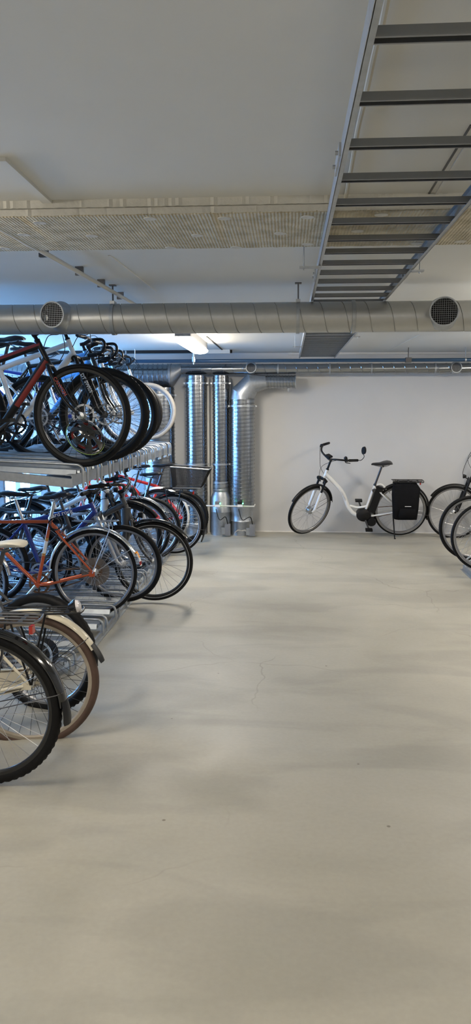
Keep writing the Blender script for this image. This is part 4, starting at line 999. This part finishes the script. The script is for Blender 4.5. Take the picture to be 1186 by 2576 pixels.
mb = MB(); mb.lathe(BB+V((-.10, .03, -.075)), (0, 1, 0), [(0, -.07), (.05, -.07), (.06, -.05), (.06, .035), (.05, .05), (0, .05)], 24); obj('motor_cover', mb, 'plastic', eb)
mb = MB(); nb = V((-sd.z, 0, sd.x)) if False else V((-sin(R(71)), 0, -cos(R(71)))); c0 = BB+sd*.075+nb*.075; c1 = BB+sd*.42+nb*.070
mb.bar(c0, c1, .085, .095, nb); mb.bar(c1, c1+sd*.02, .07, .08, nb); obj('battery', mb, 'plastic', eb)
mb = MB(); q = ST-sd*.07+V((.0, .03, 0)); mb.cyl(q, q+V((-.0, .03, 0)), .02); obj('battery_lock', mb, 'steel_dark', eb)
lettering('KREIDLER', .032, V((BB.x+.335, .0305, BB.z+.34)), V((-.42, 0, -1)) if False else V((-.35, 0, -1)).normalized()*-1, V((0, 1, 0)).cross(V((.35, 0, 1))), 'letter_grey', ei['frame']) if False else None
# vertical maker's lettering down the main tube
dwn = (V((.20, 0, .10))-V((.30, 0, .33))).normalized()
lettering('CALVARA', .030, BB+V((.275, .0295, .27)), dwn, V((0, 1, 0)).cross(dwn), 'letter_grey', ei['frame'])
# mirror on left grip
g0, g1 = ei['grips'][1]; mtx = ei['S']
mo = thing('tmp', 'x', 'x'); bpy.data.objects.remove(mo)
mb = MB(); mb.tube(spline([g1, g1+V((-.03, .03, .01)), g1+V((-.05, .05, .06)), g1+V((-.02, .06, .11))]), .0045, 6); mr = obj('mirror_arm', mb, 'plastic', eb); mr.matrix_local = mtx
mb = MB(); c = g1+V((-.02, .06, .16)); ring = []
for x_ in (-.012, .012): ring.append([(c.x+x_, c.y+cos(a)*.032, c.z+sin(a)*.052) for a in [j*2*pi/20 for j in range(20)]])
mb.loft(ring); o = obj('mirror', mb, 'plastic', mr)
o = obj('mirror_glass', MB().loft([[(c.x-.0125-k, c.y+cos(a)*.026, c.z+sin(a)*.044) for a in [j*2*pi/20 for j in range(20)]] for k in (0, .001)]), 'clear_lens', mr)
# display on the bar and bell
mb = MB(); c = ei['bc']+V((-.0, .0, .035)); mb.box(c-V((.03, .04, .01)), c+V((.03, .04, .012))); o = obj('display', mb, 'plastic', eb); o.matrix_local = mtx
mb = MB(); c = g0+V((.03, -.03, .03)); mb.lathe(c, (0, 0, 1), [(.024, -.01), (.024, .002), (.015, .016), (0, .02)], 16); o = obj('bell', mb, 'plastic', eb); o.matrix_local = mtx
# black pannier on its rack
pn = thing('pannier_bag', 'black fabric pannier bag hanging from the rack of the white electric bicycle', 'bag')
mb = MB(); rings = []; r_ = .352; zt = 2*r_+.04
for z, x0, x1, w0, w1 in ((zt-.42, -.175, .105, .09, .19), (zt-.40, -.175, .135, .085, .205), (zt-.28, -.185, .145, .08, .225), (zt-.10, -.19, .16, .08, .21), (zt-.01, -.20, .16, .07, .17), (zt+.03, -.17, .14, .07, .14)):
    c = ((x0+x1)/2, (w0+w1)/2); hx = (x1-x0)/2; hy = (w1-w0)/2; ring = []
    for j in range(24):
        a = 2*pi*j/24; ca, sa_ = cos(a), sin(a); e = .45
        ring.append((c[0]+hx*math.copysign(abs(ca)**e, ca)+random.uniform(-.002, .002), c[1]+hy*math.copysign(abs(sa_)**e, sa_), z+random.uniform(-.003, .003)))
    rings.append(ring)
mb.loft(rings); obj('bag_body', mb, 'fabric_black', pn, smooth=50)
mb = MB(); rings = []
for z, x0, x1, y0, y1 in ((zt-.39, -.13, .06, .19, .222), (zt-.36, -.15, .07, .20, .245), (zt-.28, -.15, .07, .20, .25), (zt-.255, -.14, .06, .2, .235)):
    rings.append([(x0, y0, z), (x0, y1-.01, z), (x0+.015, y1, z), (x1-.015, y1, z), (x1, y1-.01, z), (x1, y0, z)])
mb.loft(rings); obj('front_pocket', mb, 'fabric_black', pn)
mb = MB(); mb.box((-.08, .226, zt-.225), (.00, .230, zt-.218)); obj('label_strip', mb, 'letter_white', pn, label='thin white strip on the bag')
mb = MB(); rings = []
for x in (-.17, -.1, 0, .08, .13):
    h = .035*(1-((x+.02)/.18)**2)+.012; rings.append([(x, -.06, zt-.01), (x, -.05, zt+h), (x, .04, zt+h*1.1), (x, .15, zt+.01), (x, .19, zt-.05), (x, .17, zt-.06)])
mb.loft(rings); obj('lid_flap', mb, 'fabric_black', pn, smooth=60)
pn.matrix_world = Matrix.LocRotScale(eb.location, eb.rotation_euler, None) @ Matrix.Translation((-.02, 0, -.045))

bicycle('black trekking bicycle with front lamp, leaning at the wall behind the electric bicycle', 'front', hubpt(1143, 1289, 10.1), yaw=PI, lean=-.05, steer=-.06, r=.352, tw=.036, fm='gloss_black', fork='susp', forkm='plastic', rim='rim_grey', stripe=False, fend='plastic', fend_front=True, front_light=True, bar='city', st=.54, ht=.18, stem_up=.16, cass=8, crank=.5, rack='plastic')
bicycle('black-tyred bicycle in the right rack, its front wheel left of the other one', 'front', hubpt(1189, 1328, 8.25), yaw=PI-.05, r=.352, tw=.042, fm='grey_paint', fork='rigid', rim='rim_grey', bar='flat', cass=7, crank=.3)
bicycle('nearest bicycle of the right rack, its tyre with a pale line', 'front', hubpt(1224, 1350, 7.68), yaw=PI, r=.350, tw=.040, stripe=True, fm='gloss_black', fork='rigid', rim='rim_grey', bar='city', cass=7, crank=.3, fend=None)

for o in list(COL.objects):
    if o.parent or 'category' not in o: continue
    l = o['label']
    if o['category'] == 'bicycle':
        p_ = o.location
        o['group'] = 'bicycles on the right' if p_.x > 0 else 'bicycles in the upper rack' if p_.z > .6 else 'bicycles in the lower rack'
    elif o.name.startswith('duct_riser'): o['group'] = 'riser ducts on the back wall'
    elif o.name.startswith('ventilation_duct'): o['group'] = 'horizontal ventilation ducts'
    elif o.name.startswith('ceiling_lamp'): o['group'] = 'ceiling lamps'
    elif o.name.startswith('junction_box'): o['group'] = 'junction boxes with green lights'
    elif o.name.startswith('damper_motor'): o['group'] = 'damper motors'
    elif o.name.startswith('duct_hanger'): o['group'] = 'duct hangers'
    elif o.name.startswith('wall_pipe'): o['group'] = 'thin wall pipes'
    elif o.name.startswith('bike_rack'): o['group'] = 'bicycle racks'
# ------------------------------------------------------------------ camera, world, view
cd = bpy.data.cameras.new('camera'); cam = bpy.data.objects.new('camera', cd); COL.objects.link(cam)
cd.sensor_fit = 'VERTICAL'; cd.sensor_height = 36; cd.sensor_width = 36*1186/2576; cd.lens = 36*FPX/2576; cd.clip_start = .05
B = -FW
cam.matrix_world = Matrix(((RT.x, UP.x, B.x, 0), (RT.y, UP.y, B.y, 0), (RT.z, UP.z, B.z, CAMH), (0, 0, 0, 1)))
SC.camera = cam
w = bpy.data.worlds.new('world'); SC.world = w; w.use_nodes = True
w.node_tree.nodes['Background'].inputs[0].default_value = (.35, .6, 1, 1); w.node_tree.nodes['Background'].inputs[1].default_value = .6
SC.view_settings.view_transform = 'Standard'; SC.view_settings.look = 'None'; SC.view_settings.gamma = 1; SC.view_settings.use_curve_mapping = False
SC.view_settings.exposure = -0.22
bpy.context.view_layer.update()
